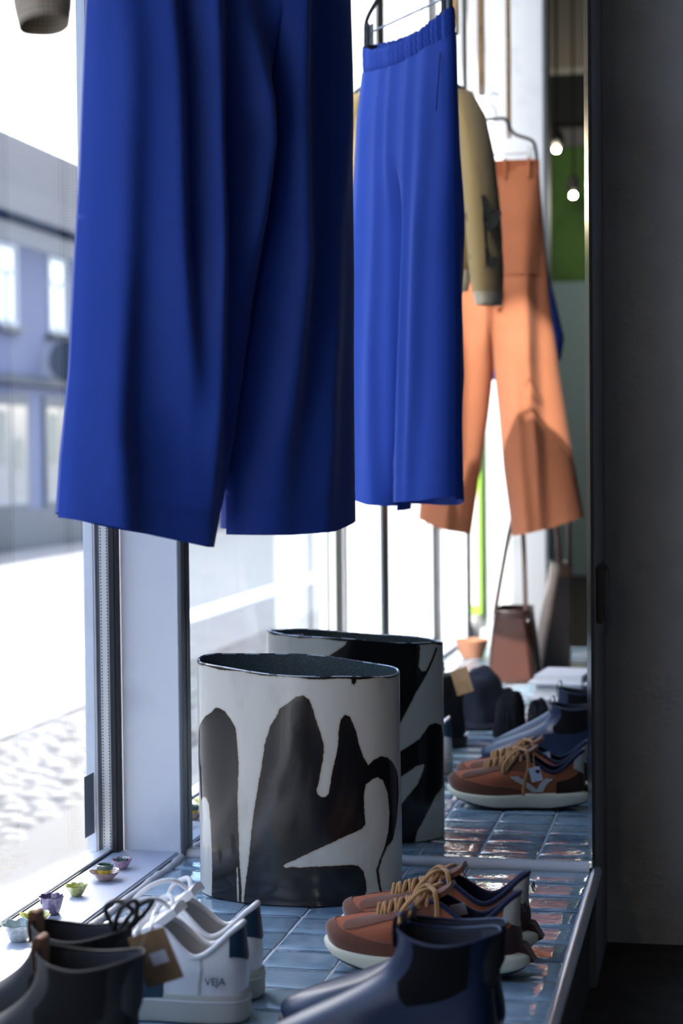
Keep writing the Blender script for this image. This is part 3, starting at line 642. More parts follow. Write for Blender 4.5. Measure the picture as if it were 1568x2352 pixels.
runner('orange and brown running sneaker closer to the mirror, carrying a white tag', (0.363, -0.520, 0.0010), PI-0.04, True)

white_l = mat('white_leather', (0.84, 0.85, 0.86), 0.38, bump=(240, .25, .0008), coat=.15)
white_lin = mat('white_lining', (0.55, 0.56, 0.57), 0.85)
insole_m = mat('grey_insole', (0.16, 0.13, 0.11), 0.9)
navy_leather = mat('navy_leather', (0.014, 0.045, 0.085), 0.4, bump=(240, .25, .0008))
offwhite = mat('offwhite_sole', (0.60, 0.60, 0.53), 0.6, bump=(300, .15, .0005))
def court(label, loc, rz):
    s = empty('court_sneaker', loc, rz, label=label, cat='sneaker', group='pair of white leather sneakers')
    r0, r1, r2, r3 = sneaker_rings(.118, .080, .112)
    r2 = [(.004, 0, .080), (.015, .0225, .078), (.058, .034, .066), (.114, .035, .076), (.172, .040, .070), (.222, .0265, .062), (.240, 0, .063)]
    r3 = [(.008, 0, .119), (.0165, .0145, .112), (.060, .0305, .081), (.108, .0235, .114), (.152, .0155, .098), (.186, .0125, .080), (.195, 0, .076)]
    sk = Skin((r0, r1, r2, r3))
    MB().grid(sk.P, wrap_u=True).build('upper', white_l, s)
    so_ = loft([ringz(0.001, .95), ringz(.003, .995), ringz(.016, 1.0), ringz(.032, 1.0), ringz(.036, .985), ringz(.036, .95)], 3)
    mb = MB().grid(so_, wrap_u=True); mb.add(so_[:, 0], [tuple(range(len(so_)))]); mb.build('sole', offwhite, s)
    mb = MB(); L_ = ring(ringz(.0275, 1.003)); mb.tube(L_, .0008, 6, closed=True).build('sole_welt_line', white_l, s)
    sk.patch(-9, 9, lambda u: .60+.12*(abs(u)/9), 1.0, .0022, 20, 6).build('heel_tab', navy_leather, s)
    for sgn in (1, -1):
        f = (lambda u: u) if sgn > 0 else (lambda u: 96-u)
        sk.patch(f(22.0), f(30.5), .06, lambda u, f=f: max(.10, .50*(1-(abs((u if u < 48 else 96-u)-22)/8.5))+.08), .0013, 16, 6).build('side_mark', navy_leather, s)
        sk.stripe([(f(15), .1+.8*t) for t in np.linspace(0, 1, 12)], .5, .0008).build('seam_line', white_lin, s)
    shoe_lining(sk, white_lin, s, .045)
    MB().add(ring(ringz(.047, .78)), [tuple(range(96))]).build('insole', insole_m, s)
    MB().tube(np.array([sk.P[i % 96, -1]+np.array([0, 0, .0005]) for i in range(-25, 26)]), .0038, 10).build('collar', white_l, s)
    tg = []
    for x, z, w in ((.192, .075, .011), (.17, .088, .014), (.145, .102, .018), (.12, .116, .023), (.098, .132, .025), (.090, .138, .021)):
        tg.append([(x, yy*w, z+.004*(1-yy*yy)) for yy in np.linspace(-1, 1, 9)])
    t1 = np.array(tg); t2 = t1-np.array([.005, 0, .008])
    MB().grid(t1).grid(t2).grid(np.stack([t1[-1], t2[-1]], 0)).grid(np.stack([t1[:, 0], t2[:, 0]], 0)).grid(np.stack([t1[:, -1], t2[:, -1]], 0)).build('tongue', white_l, s)
    wl_ = weave('white_lace', (0.74, 0.75, 0.78), 1400, .4, .0006, .85, .3)
    lacing(sk, 25.5, 42, 6, .96, .0034, wl_, s, .008)
    MB().tube(crom([(.100, .008, .136), (.112, .022, .149), (.135, .030, .146), (.16, .030, .128), (.172, .026, .108), (.165, .02, .104)], 6), .0030, 8).build('lace_loop', wl_, s)
    MB().tube(crom([(.100, -.008, .134), (.11, -.024, .142), (.135, -.036, .128), (.148, -.040, .10)], 6), .0030, 8).build('lace_loop', wl_, s)
    text('side_lettering', 'VEJA', .0125, navy_lin, s, (.034, .0338, .0535), (math.radians(83), 0, PI+.22))
    return s
court('white leather sneaker with navy heel tab, side lettering facing out', (0.052, -0.868, 0.0010), PI-0.02)
court('white leather sneaker behind its twin, nearer to the vase', (0.046, -0.775, 0.0010), PI-0.05)

def ankle_boot(name, label, loc, rz, leather, h, group, elastic, tab=None, lift=0.0, heelloop=False):
    b = empty(name, loc, rz, label=label, cat='boot', group=group)
    k = h/.152
    r0 = ringz([.020]*7, .95); r1 = ringz([.040, .040, .038, .038, .036, .036, .040], 1.0)
    r2 = [(.003, 0, .066), (.014, .0245, .066), (.058, .0325, .072), (.110, .0345, .080), (.170, .0335, .072), (.222, .025, .060), (.240, 0, .058)]
    r3 = [(.006, 0, .092*k), (.014, .0225, .092*k), (.046, .0320, .094*k), (.082, .0345, .097*k), (.115, .0290, .098*k), (.140, .0180, .097*k), (.150, 0, .096*k)]
    r4 = [(.004, 0, .124*k), (.012, .0225, .124*k), (.040, .0345, .124*k), (.066, .0365, .124*k), (.092, .0305, .124*k), (.112, .0170, .124*k), (.1175, 0, .124*k)]
    r5 = [(-.002, 0, .153*k), (.008, .0235, .152*k), (.038, .0370, .146*k), (.064, .0390, .144*k), (.090, .0325, .147*k), (.108, .0180, .152*k), (.113, 0, .153*k)]
    sk = Skin((r0, r1, r2, r3, r4, r5))
    MB().grid(sk.P, wrap_u=True).build('shaft_and_vamp', leather, b)
    so_ = loft([ringz([0, 0, 0, 0.003, .0, .004, .010], .95), ringz([.002, .002, .002, .005, .002, .006, .012], 1.01), ringz([.020, .020, .019, .018, .018, .020, .025], 1.02), ringz([.022, .022, .021, .020, .020, .022, .027], .97)], 3)
    mb = MB().grid(so_, wrap_u=True); mb.add(so_[:, 0], [tuple(range(len(so_)))]); mb.build('sole', rubber, b)
    top = sk.P[:, -1]; rows = [top, top*np.array([1, .93, 1])-np.array([0, 0, .002]), top*np.array([.98, .86, .72])+np.array([.002, 0, 0]), ring(ringz(.03, .75))]
    mb = MB().grid(np.stack(rows, 1), wrap_u=True); mb.add(rows[-1], [tuple(range(96))]); mb.build('lining', mat('boot_lining', (0.03, 0.035, 0.045), .9), b)
    for f in ((lambda u: u), (lambda u: 96-u)):
        sk.patch(f(13), f(32), lambda u: .46+.02*abs((u if u < 48 else 96-u)-23), 1.0, .0012, 16, 8).build('elastic_gusset', elastic, b)
    MB().tube(np.array([p+np.array([0, 0, .0003]) for p in top]), .0018, 8, closed=True).build('top_binding', leather, b)
    for hx, hz, tip, m_ in ((-.001, .150*k, -1, tab or leather), (.112, .150*k, 1, tab or leather)):
        if heelloop and tip < 0: continue
        pth = [(hx+.003*tip, hz-.018), (hx+.004*tip, hz+.004), (hx+.001*tip, hz+.017), (hx-.006*tip, hz+.015), (hx-.006*tip, hz-.016)]
        P = crom([(x, 0, z) for x, z in pth], 5); g = np.stack([P+np.array([0, y, 0]) for y in np.linspace(-.011, .011, 4)], 1); g2 = g+np.array([.0012*tip, 0, 0])
        MB().grid(g).grid(g2).build('pull_tab', m_, b)
    return b
navy_boot = mat('navy_boot_leather', (0.005, 0.015, 0.052), 0.40, coat=.08, bump=(160, .15, .0006))
elast_n = weave('black_elastic', (0.005, 0.005, 0.006), 1800, .6, .0008, .9, .0)
ankle_boot('chelsea_boot', 'nearer navy leather chelsea boot in front of the orange sneakers', (0.380, -1.035, 0.0010), PI-0.02, navy_boot, .166, 'pair of navy chelsea boots', elast_n, heelloop=True)
ankle_boot('chelsea_boot', 'navy chelsea boot standing between its twin and the orange sneakers', (0.374, -0.925, 0.0010), PI+0.0, navy_boot, .146, 'pair of navy chelsea boots', elast_n, heelloop=True)
blk_boot = mat('black_boot_leather', (0.006, 0.0075, 0.010), 0.6, spec=0.3, bump=(200, .2, .0007))
tan_tab = weave('tan_pull_tab', (0.42, 0.235, 0.15), 900, .3, .0005, .85, .3)
def loops(b, x, z):
    for k, (dy, up, dx) in enumerate(((.008, .036, .012), (-.010, .028, .018), (.0, .030, -.012))):
        MB().tube(crom([(x+.004, dy, z-.004), (x+.004-dx, dy*2.2, z+up*.7), (x-.014-dx, dy*2, z+up), (x-.022, dy, z+up*.4), (x-.004, 0, z-.004)], 6), .0028, 8).build('heel_loop', blk_boot, b)
b1 = ankle_boot('black_ankle_boot', 'nearer black ankle boot with tan pull tab and brown swing tag', (0.031, -1.225, 0.0010), PI-0.02, blk_boot, .176, 'pair of black ankle boots', elast_n, tan_tab, heelloop=True)
b2 = ankle_boot('black_ankle_boot', 'black ankle boot with tan tab standing closer to the white sneakers', (-0.020, -1.110, 0.0010), PI-0.04, blk_boot, .172, 'pair of black ankle boots', elast_n, tan_tab, heelloop=True)
loops(b2, .012, .172)
tg = MB().box(-.021, .021, -.0006, .0006, -.030, .030, .0004).build('swing_tag', kraft, b1, loc=(.002, -.052, .160)); tg.rotation_euler = (-.15, .33, .1)
st = MB().box(-.009, .009, -.0004, .0004, -.007, .007).build('tag_sticker', tagwhite, tg, smooth=False, loc=(-.004, .0011, -.001))
MB().tube([(.006, -.01, .176), (.006, -.035, .192), (.010, -.051, .188)], .0007, 6).build('tag_string', black, b1)

# ------------------------------------------------------------------ hanging garments
def itp(tab, z):                       # table of (z, value), z falling or rising
    t = sorted(tab); return np.interp(z, [a for a, _ in t], [b for _, b in t])
def fold_field(folds, X, Z):
    """soft sawtooth pleats: rises slowly towards +x, drops quickly after the ridge (or mirrored when amp sign s<0)"""
    F = np.zeros_like(X)
    for f in folds:
        c = itp(f['x'], Z); a = itp(f['a'], Z); d = (X-c)*f.get('dir', 1)
        rise, drop = f.get('rise', .05), f.get('drop', .016)
        F += f.get('k', 1.0)*a*np.where(d < 0, np.exp(-(np.abs(d)/rise)**1.5), np.exp(-(np.abs(d)/drop)**2))
    return F
def trousers(parent, m, xl, xr, xc, inl, inr, ztop, zbot_f, zbot_b, zcrotch, th, ff, fb, nu=90, nt=150, seed=0, name='trouser_fabric'):
    """one continuous trouser body: torso tube that divides into two legs; local -y is the front sheet"""
    T = np.linspace(0, 1, nt); sheets = []
    for side in (0, 1):
        us = np.concatenate([np.linspace(0, .5, nu), np.linspace(.5, 1, nu)])
        U, TT = np.meshgrid(us, T, indexing='ij'); left = np.zeros_like(U, bool); left[:nu] = True
        Z = np.zeros_like(U); X = np.zeros_like(U)
        zt = ztop(U, side) if callable(ztop) else np.full_like(U, ztop)
        Zm = zt+(0.60-zt)*0                                   # first pass for x with a straight bottom
        zb0 = (zbot_f if side == 0 else zbot_b)
        zb_mean = np.mean([b for _, b in zb0]); Z = zt+(zb_mean-zt)*TT
        for _ in range(2):
            l, r_, cc = itp(xl, Z), itp(xr, Z), itp(xc, Z)
            il, ir = np.where(Z > zcrotch, cc, itp(inl, Z)), np.where(Z > zcrotch, cc, itp(inr, Z))
            X = np.where(left, l+(il-l)*(U/.5), ir+(r_-ir)*((U-.5)/.5))
            zb = itp(zb0, X); Z = zt+(zb-zt)*TT
        eT = np.clip(1-np.abs(2*U-1)**2.8, 0, 1)**.5
        w = np.where(left, U/.5, (U-.5)/.5); eL = np.clip(1-np.abs(2*w-1)**2.8, 0, 1)**.5
        s = sstep(zcrotch+.16, zcrotch-.02, Z); env = eT*(1-s)+eL*s
        thk = itp(th, Z)
        F = fold_field(ff if side == 0 else fb, X, Z)
        F = F-.0016*np.exp(-((Z-zb-.045)/.0035)**2)
        nz = np.array([[mnoise.noise(Vector((X[i, j]*6+seed, Z[i, j]*2.2, side*7+seed))) for j in range(nt)] for i in range(2*nu)])*.006
        Y = (thk*env+(F+nz)*np.clip(env, 0, 1)**.8)*(-1 if side == 0 else 1)
        sheets.append(np.stack([X, Y, Z], -1))
    mb = MB().grid(sheets[0][:nu]).grid(sheets[0][nu:]).grid(sheets[1][:nu], flip=True).grid(sheets[1][nu:], flip=True)
    o = mb.build(name, m, parent); bm = bmesh.new(); bm.from_mesh(o.data); bmesh.ops.remove_doubles(bm, verts=bm.verts[:], dist=2e-5)
    bmesh.ops.recalc_face_normals(bm, faces=bm.faces[:]); bm.to_mesh(o.data); bm.free(); o.data.set_sharp_from_angle(angle=math.radians(75))
    return o, sheets
def clip_hanger(name, label, loc, rz, xa, xb, zbar, apex, group=None, hook=True, metal=None, up=0.09, cat='hanger'):
    h = empty(name, loc, rz, label=label, cat=cat, group=group)
    mm = metal or mat('hanger_steel', (0.45, 0.46, 0.48), 0.3, metal=.9)
    MB().tube([(xa, 0, zbar), (xb, 0, zbar)], .0022, 8).build('bar', mm, h)
    xm = apex[0]; za = apex[1]
    for s_, xe in ((-1, xa-.012), (1, xb+.012)):
        P = crom([(xm, 0, za), (xm+.03*s_, 0, za-.002), (xm+(xe-xm)*.45, 0, za-(za-zbar)*.42), (xe-.012*s_, 0, zbar+.035), (xe, 0, zbar-.004), (xe-.001*s_, 0, zbar-.028)], 7)
        MB().tube(P, [.0052]*len(P), 8, flat=.8).build('arm', black, h)
    for x in (xa+.006, xb-.006):
        c = MB().box(x-.008, x+.008, -.0068, -.0036, zbar-.030, zbar+.020, .001).build('clip', mat('clip_steel', (0.6, 0.62, 0.64), .25, metal=.9), h)
        MB().box(x-.008, x+.008, .0036, .0068, zbar-.030, zbar+.020, .001).build('clip', black, h)
        MB().box(x-.010, x+.010, -.011, .011, zbar-.046, zbar-.026, .003).build('clip_pad', black, h)
    if hook:
        P = crom([(xm, 0, za), (xm, 0, za+.03), (xm+.02, 0, za+.05), (xm+.012, 0, za+.078), (xm-.012, 0, za+.07)], 6); MB().tube(P, .002, 8).build('hook', mm, h)
    return h
royal = weave('royal_blue_crepe', (0.016, 0.060, 0.38), 1600, .12, .0003, .62, .1, (0.013, 0.052, 0.33))
bt = empty('wide_leg_trousers', (-0.024, -0.690, 0.0), math.radians(51.83), label='royal blue wide-leg trousers with elastic waist hanging closest to the mirror', cat='trousers', group=None)
bxl = [(1.57, -.138), (1.50, -.152), (1.40, -.180), (1.263, -.200), (1.057, -.212), (.938, -.222), (.803, -.232), (.695, -.246), (.56, -.258)]
bxr = [(1.57, .220), (1.50, .222), (1.4, .223), (1.2, .224), (.95, .225), (.75, .222), (.56, .220)]
bxc = [(1.57, .04), (1.15, .055), (.95, .04), (.82, .022), (.72, .012), (.67, .002), (.56, -.01)]
binl = bxc[:-3]+[(.72, .011), (.675, .001), (.63, -.009), (.56, -.030)]
binr = bxc[:-3]+[(.72, .013), (.675, .004), (.63, .005), (.56, .004)]
sag = lambda U: np.clip(1-(2*U-1)**2, 0, 1)
def blue_top(U, side): return np.where(side == 0, 1.515-.006*sag(U), 1.505-.022*sag(U))
bff = [dict(x=[(1.4, -.180), (1.2, -.182), (.95, -.195), (.72, -.205), (.6, -.195)], a=[(1.5, .004), (1.3, .018), (.9, .022), (.7, .016), (.58, .008)], rise=.03, drop=.032),
       dict(x=[(1.4, -.128), (1.2, -.128), (.95, -.130), (.80, -.112), (.72, -.10), (.6, -.09)], a=[(1.5, .012), (1.3, .030), (.95, .030), (.80, .020), (.72, .008), (.58, .002)], rise=.040, drop=.034),
       dict(x=[(1.4, -.070), (1.2, -.070), (.95, -.074), (.75, -.070), (.6, -.06)], a=[(1.5, .012), (1.3, .030), (.95, .032), (.75, .022), (.62, .008)], rise=.022, drop=.036),
       dict(x=[(1.4, -.02), (1.25, -.010), (1.10, .022), (1.0, .0), (.9, -.01), (.8, -.01)], a=[(1.5, .006), (1.3, .014), (1.15, .030), (1.0, .028), (.9, .012), (.75, 0)], rise=.03, drop=.044),
       dict(x=[(1.4, .075), (1.2, .073), (.95, .068), (.80, .055), (.7, .05), (.6, .05)], a=[(1.5, .012), (1.3, .032), (.95, .034), (.80, .026), (.68, .010), (.58, .002)], rise=.05, drop=.040),
       dict(x=[(1.4, .24), (1.0, .16), (.8, .14), (.6, .13)], a=[(1.5, .010), (1.0, .006), (.85, .012), (.7, .010), (.58, .004)], rise=.04, drop=.03)]
bfb = [dict(x=[(1.5, -.09), (1.2, -.10), (.9, -.115), (.6, -.12)], a=[(1.5, .006), (1.3, .010), (.9, .012), (.6, .006)], rise=.05, drop=.030),
       dict(x=[(1.5, -.02), (1.2, -.02), (.9, -.035), (.6, -.045)], a=[(1.5, .005), (1.3, .010), (.9, .016), (.6, .014)], rise=.05, drop=.016),
       dict(x=[(1.5, .03), (1.2, .025), (.9, .015), (.6, .0)], a=[(1.5, .006), (1.3, .009), (.9, .009), (.6, .006)], rise=.03, drop=.016),
       dict(x=[(1.5, .10), (1.2, .095), (.9, .092), (.6, .09)], a=[(1.5, .006), (1.3, .010), (.9, .012), (.6, .010)], rise=.05, drop=.018),
       dict(x=[(1.5, .165), (1.2, .160), (.9, .145), (.6, .12)], a=[(1.5, .006), (1.3, .013), (.9, .015), (.6, .010)], rise=.04, drop=.020)]
bhem_f = [(-.26, .622), (-.212, .610), (-.147, .596), (-.066, .578), (-.012, .574), (.0, .590), (.077, .588), (.153, .590), (.225, .605)]
bhem_b = [(-.26, .628), (-.15, .604), (-.06, .588), (-.012, .584), (.0, .598), (.077, .596), (.153, .600), (.225, .610)]
trousers(bt, royal, bxl, bxr, bxc, binl, binr, blue_top, bhem_f, bhem_b, 1.15, [(1.57, .022), (1.4, .032), (1.1, .036), (.8, .042), (.56, .048)], [dict(f, k=2.1, drop=f['drop']*.85) for f in bff], [dict(f, k=1.25) for f in bfb], seed=3)
# gathered elastic waistband
us = np.linspace(0, 1, 260); rows = []
for side in (0, 1):
    U = us if side == 0 else us[::-1]
    x = -.145+(.221+.145)*U; env = np.clip(1-np.abs(2*U-1)**2.8, 0, 1)**.5
    z1 = np.where(side == 0, 1.563-.008*sag(U), 1.560-.034*sag(U)); z0 = blue_top(U, side)-.004
    for i in range(0, 260 if side == 0 else 260):
        rip = .0016*math.sin(U[i]*170+2*math.sin(U[i]*23))+.0010*math.sin(U[i]*97); y = (.023*env[i]+.002+rip*1.2)*(-1 if side == 0 else 1)
        yy = [y*.9, y*1.0, y*1.12, y*1.03, y*1.14, y*.98]; zz = [z0[i], z0[i]*.82+z1[i]*.18, z0[i]*.62+z1[i]*.38, z0[i]*.5+z1[i]*.5, z0[i]*.3+z1[i]*.7, z1[i]]
        sh = .0012*math.sin(U[i]*140)
        rows.append([(x[i], a+(0), b+(sh if k == 5 else 0)) for k, (a, b) in enumerate(zip(yy, zz))])
R_ = np.array(rows); MB().grid(R_, wrap_u=True).grid(R_*np.array([.995, .88, 1])-np.array([0, 0, .0004]), wrap_u=True).build('waistband', royal, bt)
for sx, (p0, p1) in ((1, ((.2195, 1.475), (.214, 1.36))),):
    MB().tube([(p0[0]-.012, .018, p0[1]), (p1[0]-.004, .030, p1[1])], .0012, 6).build('pocket_welt', mat('navy_thread', (0.004, 0.01, 0.08), .9), bt)
clip_hanger('clip_hanger', 'black clip hanger with steel bar holding the royal blue trousers', (-0.024, -0.690, 0.0), math.radians(51.83), -.133, .205, 1.585, (.04, 1.735), 'clip hangers above the window display')

# second set of garments, seen in the mirror
rust = weave('rust_cotton_twill', (0.50, 0.175, 0.085), 1100, .35, .0006, .85, .15, (0.42, 0.14, 0.065))
rust_d = weave('rust_band', (0.42, 0.12, 0.05), 1100, .35, .0006, .9, .25)
ot = empty('flared_trousers', (-0.02, -2.42, 0.0), 0.0, label='rust orange flared trousers with patch pocket hanging from a clip hanger', cat='trousers')
ot.rotation_euler = (0, 0, PI)         # their front faces the mirror
oxl = [(1.56, -.118), (1.45, -.124), (1.36, -.130), (1.128, -.150), (.933, -.175), (.67, -.215), (.44, -.255)]
oxr = [(1.56, .130), (1.45, .150), (1.36, .160), (1.128, .190), (.933, .215), (.67, .235), (.44, .262)]
oxc = [(1.56, .02), (.95, .022), (.44, .02)]
oinl = [(.95, .022), (.80, .008), (.65, -.004), (.44, -.030)]
oinr = [(.95, .022), (.80, .040), (.65, .064), (.44, .096)]
# in the turned frame local +x is the window side
off = [dict(x=[(1.5, -.10), (1.2, -.085), (.95, -.09), (.7, -.11), (.45, -.12)], a=[(1.5, .004), (1.3, .016), (1.0, .022), (.7, .018), (.45, .010)], rise=.06, drop=.020, dir=-1),
       dict(x=[(1.5, .05), (1.2, .045), (.95, .03), (.7, .03)], a=[(1.55, .001), (1.3, .006), (1.0, .012), (.8, .004), (.6, 0)], rise=.035, drop=.016, dir=-1),
       dict(x=[(1.5, .16), (1.0, .12), (.7, .13), (.45, .16)], a=[(1.5, .002), (1.0, .014), (.7, .018), (.45, .012)], rise=.04, drop=.018, dir=-1),
       dict(x=[(1.0, -.04), (.7, -.06), (.45, -.08)], a=[(1.05, 0), (.8, .010), (.45, .012)], rise=.04, drop=.02, dir=-1)]
_, osh = trousers(ot, rust, oxl, oxr, oxc, oinl, oinr, 1.545, [(-.262, .505), (-.15, .468), (-.03, .442), (.02, .44), (.10, .45), (.18, .468), (.262, .50)], [(-.262, .505), (0, .46), (.262, .50)], .945, [(1.56, .022), (1.4, .050), (1.0, .055), (.7, .055), (.44, .062)], [dict(f, k=1.9) for f in off], off, nu=60, nt=110, seed=9)
fx = np.linspace(-.119, .131, 60)
def oband(z0, z1, e): return np.array([[(x, -((.022+.02*0)*math.sqrt(max(0, 1-abs((x-.006)/.126)**2.8))+e), z) for z in (z0, z0+.002, z1-.002, z1)] for x in fx])
bnd = oband(1.512, 1.563, .006); MB().grid(bnd).grid(bnd*np.array([1, -1, 1])).grid(np.stack([bnd[:, -1], bnd[:, -1]*np.array([1, -1, 1])], 0)).build('waistband', rust_d, ot)
for x in (-.09, -.02, .05, .11): MB().box(x-.005, x+.005, -.036, -.028, 1.505, 1.568, .002).build('belt_loop', rust, ot)
def on_front(x, z):
    S = osh[0].reshape(-1, 3); d = ((S[:, 0]-x)**2+(S[:, 2]-z)**2); return S[d.argmin()][1]
pk = [[(x, on_front(x, z)-.004, z) for z in np.linspace(1.22, 1.42, 14)] for x in np.linspace(-.118, -.022, 10)]; pk = np.array(pk)
MB().grid(pk).grid(np.stack([pk[:, -1], pk[:, -1]+np.array([0, .004, 0])], 0)).grid(np.stack([pk[:, 0], pk[:, 0]+np.array([0, .004, 0])], 0)).grid(np.stack([pk[-1], pk[-1]+np.array([0, .004, 0])], 0)).grid(np.stack([pk[0], pk[0]+np.array([0, .004, 0])], 0)).build('patch_pocket', rust, ot)
MB().tube([(.022, on_front(.022, z)-.002, z) for z in np.linspace(1.50, 1.0, 20)], .0022, 6).build('fly_seam', rust_d, ot)
MB().tube(crom([(.0, -.06, 1.30), (.012, -.066, 1.22), (.006, -.07, 1.14), (-.006, -.07, 1.12), (-.014, -.07, 1.17)], 6), .004, 8).build('waist_tie', rust_d, ot)
clip_hanger('clip_hanger', 'dark clip hanger with long bar carrying the rust orange trousers', (-0.02, -2.42, 0.0), PI, -.098, .115, 1.585, (.012, 1.690), 'clip hangers above the window display')

def wrap_garment(sections, n=48):
    """closed soft tube through (x, y, z, halfwidth, halfdepth, tilt) sections"""
    P = []
    for x, y, z, a, b, rz in sections:
        r = []
        for k in range(n):
            t = 2*PI*k/n; u, v = a*np.sign(math.cos(t))*abs(math.cos(t))**.7, b*math.sin(t)
            w = 1+.0*mnoise.noise(Vector((u*20, v*20, z*3)))
            r.append((x+(u*math.cos(rz)-v*math.sin(rz))*w, y+(u*math.sin(rz)+v*math.cos(rz))*w+.004*mnoise.noise(Vector((u*30, z*4, 2))), z))
        P.append(r)
    return MB().grid(np.array(P), wrap_v=True)
knit = weave('mustard_knit', (0.40, 0.285, 0.115), 500, .9, .0018, .95, .4, (0.33, 0.235, 0.09))
knit_p = weave('pale_knit_cuff', (0.60, 0.54, 0.40), 500, .9, .0018, .95, .4)
flower_m = weave('black_flower_knit', (0.010, 0.010, 0.011), 600, .6, .001, .95, .2)
sw = empty('knit_sweater', (-0.148, -1.525, 0.0), 0.0, label='mustard knit sweater with black flowers hanging beyond the blue trousers', cat='sweater')
Y0 = 0
wrap_garment([(0, 0, 1.15, .155, .045, 0), (0, 0, 1.18, .165, .05, 0), (0, 0, 1.3, .17, .055, 0), (0, 0, 1.45, .168, .055, 0), (0, 0, 1.55, .16, .045, 0), (0, 0, 1.61, .10, .035, 0), (0, 0, 1.635, .06, .03, 0)]).build('body', knit, sw)
wrap_garment([(0, 0, 1.10, .152, .042, 0), (0, 0, 1.125, .158, .046, 0), (0, 0, 1.152, .156, .046, 0)]).build('hem_rib', knit_p, sw)
def sleeve(s, nm):
    wrap_garment([(s*.201, 0, 1.095, .027, .050, .5*s), (s*.198, 0, 1.16, .031, .056, .5*s), (s*.190, .0, 1.30, .032, .058, .5*s), (s*.178, 0, 1.44, .030, .055, .5*s), (s*.160, 0, 1.54, .028, .05, .5*s), (s*.135, 0, 1.60, .022, .04, .5*s)], 40).build(nm, knit, sw)
    wrap_garment([(s*.203, 0, 1.064, .022, .042, .5*s), (s*.202, 0, 1.08, .025, .045, .5*s), (s*.201, 0, 1.098, .027, .049, .5*s)], 40).build('cuff', knit_p, sw)
sleeve(1, 'sleeve'); sleeve(-1, 'sleeve')
def flower(parent, cx, cz, y, scale):
    for k, (dx, dz, a, b, rot) in enumerate(((.0, .055, .016, .030, .1), (-.024, .028, .012, .028, .45), (.022, .03, .012, .026, -.5), (.0, -.055, .008, .030, -.12), (-.022, -.05, .009, .014, .3), (.022, -.06, .010, .013, -.4), (0, .008, .004, .05, .05))):
        pts = []
        for q in range(16):
            t = 2*PI*q/16; u, v = a*math.cos(t), b*math.sin(t); pts.append((cx+scale*(dx+u*math.cos(rot)-v*math.sin(rot)), cz+scale*(dz+u*math.sin(rot)+v*math.cos(rot))))
        MB().prism(pts, .003, 1, y).build('flower_petal', flower_m, parent, smooth=False)
flower(sw, .198, 1.235, .042, 1.15); flower(sw, -.05, 1.32, .056, 1.3); flower(sw, .07, 1.42, .056, 1.1)
hh = empty('clothes_hanger', (-0.148, -1.525, 0.0), 0.0, label='black curved hanger inside the mustard knit sweater', cat='hanger')
MB().tube(crom([(-.165, 0, 1.575), (-.14, 0, 1.605), (-.06, 0, 1.655), (0, 0, 1.685), (.06, 0, 1.655), (.14, 0, 1.605), (.165, 0, 1.575)], 7), .006, 8).build('arm', black, hh)
MB().tube(crom([(0, 0, 1.68), (0, 0, 1.72), (.02, 0, 1.745), (.0, 0, 1.775), (-.018, 0, 1.755)], 6), .002, 8).build('hook', mat('hanger_steel', (.45, .46, .48), .3), hh)

tu = empty('flared_tunic', (-0.13, -2.95, 0.0), 0.0, label='royal blue flared tunic hanging behind the rust orange trousers', cat='tunic')
wrap_garment([(0, 0, .935, .205, .07, 0), (0.005, 0, 1.0, .24, .07, 0), (0, 0, 1.065, .255, .065, 0), (0, 0, 1.2, .225, .06, 0), (0, 0, 1.35, .190, .055, 0), (0, 0, 1.46, .155, .05, 0), (0, 0, 1.52, .12, .04, 0), (0, 0, 1.55, .06, .03, 0)], 64).build('tunic_body', royal, tu)
MB().tube([(.09*math.cos(t)*.8, .035*math.sin(t), 1.548) for t in np.linspace(0, 2*PI, 24, endpoint=False)], .004, 6, closed=True).build('neck_binding', royal, tu)
th_ = empty('clothes_hanger', (-0.13, -2.95, 0.0), 0.0, label='black hanger of the royal blue tunic behind the orange trousers', cat='hanger')
MB().tube(crom([(-.13, 0, 1.49), (-.08, 0, 1.525), (0, 0, 1.568), (.08, 0, 1.525), (.13, 0, 1.49)], 7), .006, 8).build('arm', black, th_)
MB().tube(crom([(0, 0, 1.565), (0, 0, 1.60), (.02, 0, 1.63), (.0, 0, 1.66), (-.018, 0, 1.64)], 6), .002, 8).build('hook', mat('hanger_steel', (.45, .46, .48), .3), th_)

# wooden battens that hang from the ceiling and carry the hangers
wood = mat('oak_batten', (0.33, 0.20, 0.09), 0.55, bump=(40, .3, .001, (1, 1, .05)), var=((0.22, 0.13, 0.055), 18, .4, .65))
def batten(label, x, y, z, w):
    b = empty('wooden_batten', (x, y, z), 0, label=label, cat='batten', group='wooden battens hanging from the ceiling')
    MB().box(-w/2, w/2, -.009, .009, 0, CZ-z, .002).build('batten', wood, b)
    MB().tube(crom([(0, .01, .03), (.004, .014, .012), (0, .012, 0.0), (-.004, .012, .01)], 5), .0012, 6).build('nylon_loop', mat('nylon', (.7, .72, .75), .2), b)
batten('short oak batten with lowest end highest, beside the blue trousers', -0.020, -1.50, 1.735, .017)
batten('oak batten ending above the mustard sweater, second from the blue trousers', -0.068, -2.38, 1.755, .020)
batten('thin oak batten ending in front of the rust trousers hanger', 0.004, -2.46, 1.640, .013)
for nm, lab, px, py, pz in (('nylon_line', 'clear line carrying the hanger of the blue trousers', -.024+.04*.618+.0, -.69+.04*.786, 1.80), ('nylon_line', 'clear line carrying the sweater hanger', -.148, -1.525, 1.765), ('nylon_line', 'clear line carrying the hanger of the rust trousers', -.032, -2.42, 1.76), ('nylon_line', 'clear line carrying the tunic hanger', -.13, -2.95, 1.655)):
    tag(MB().tube([(px, py, pz), (px, py, CZ)], .0008, 6).build(nm, MATS['nylon']), lab, 'line', 'clear lines holding the hangers')

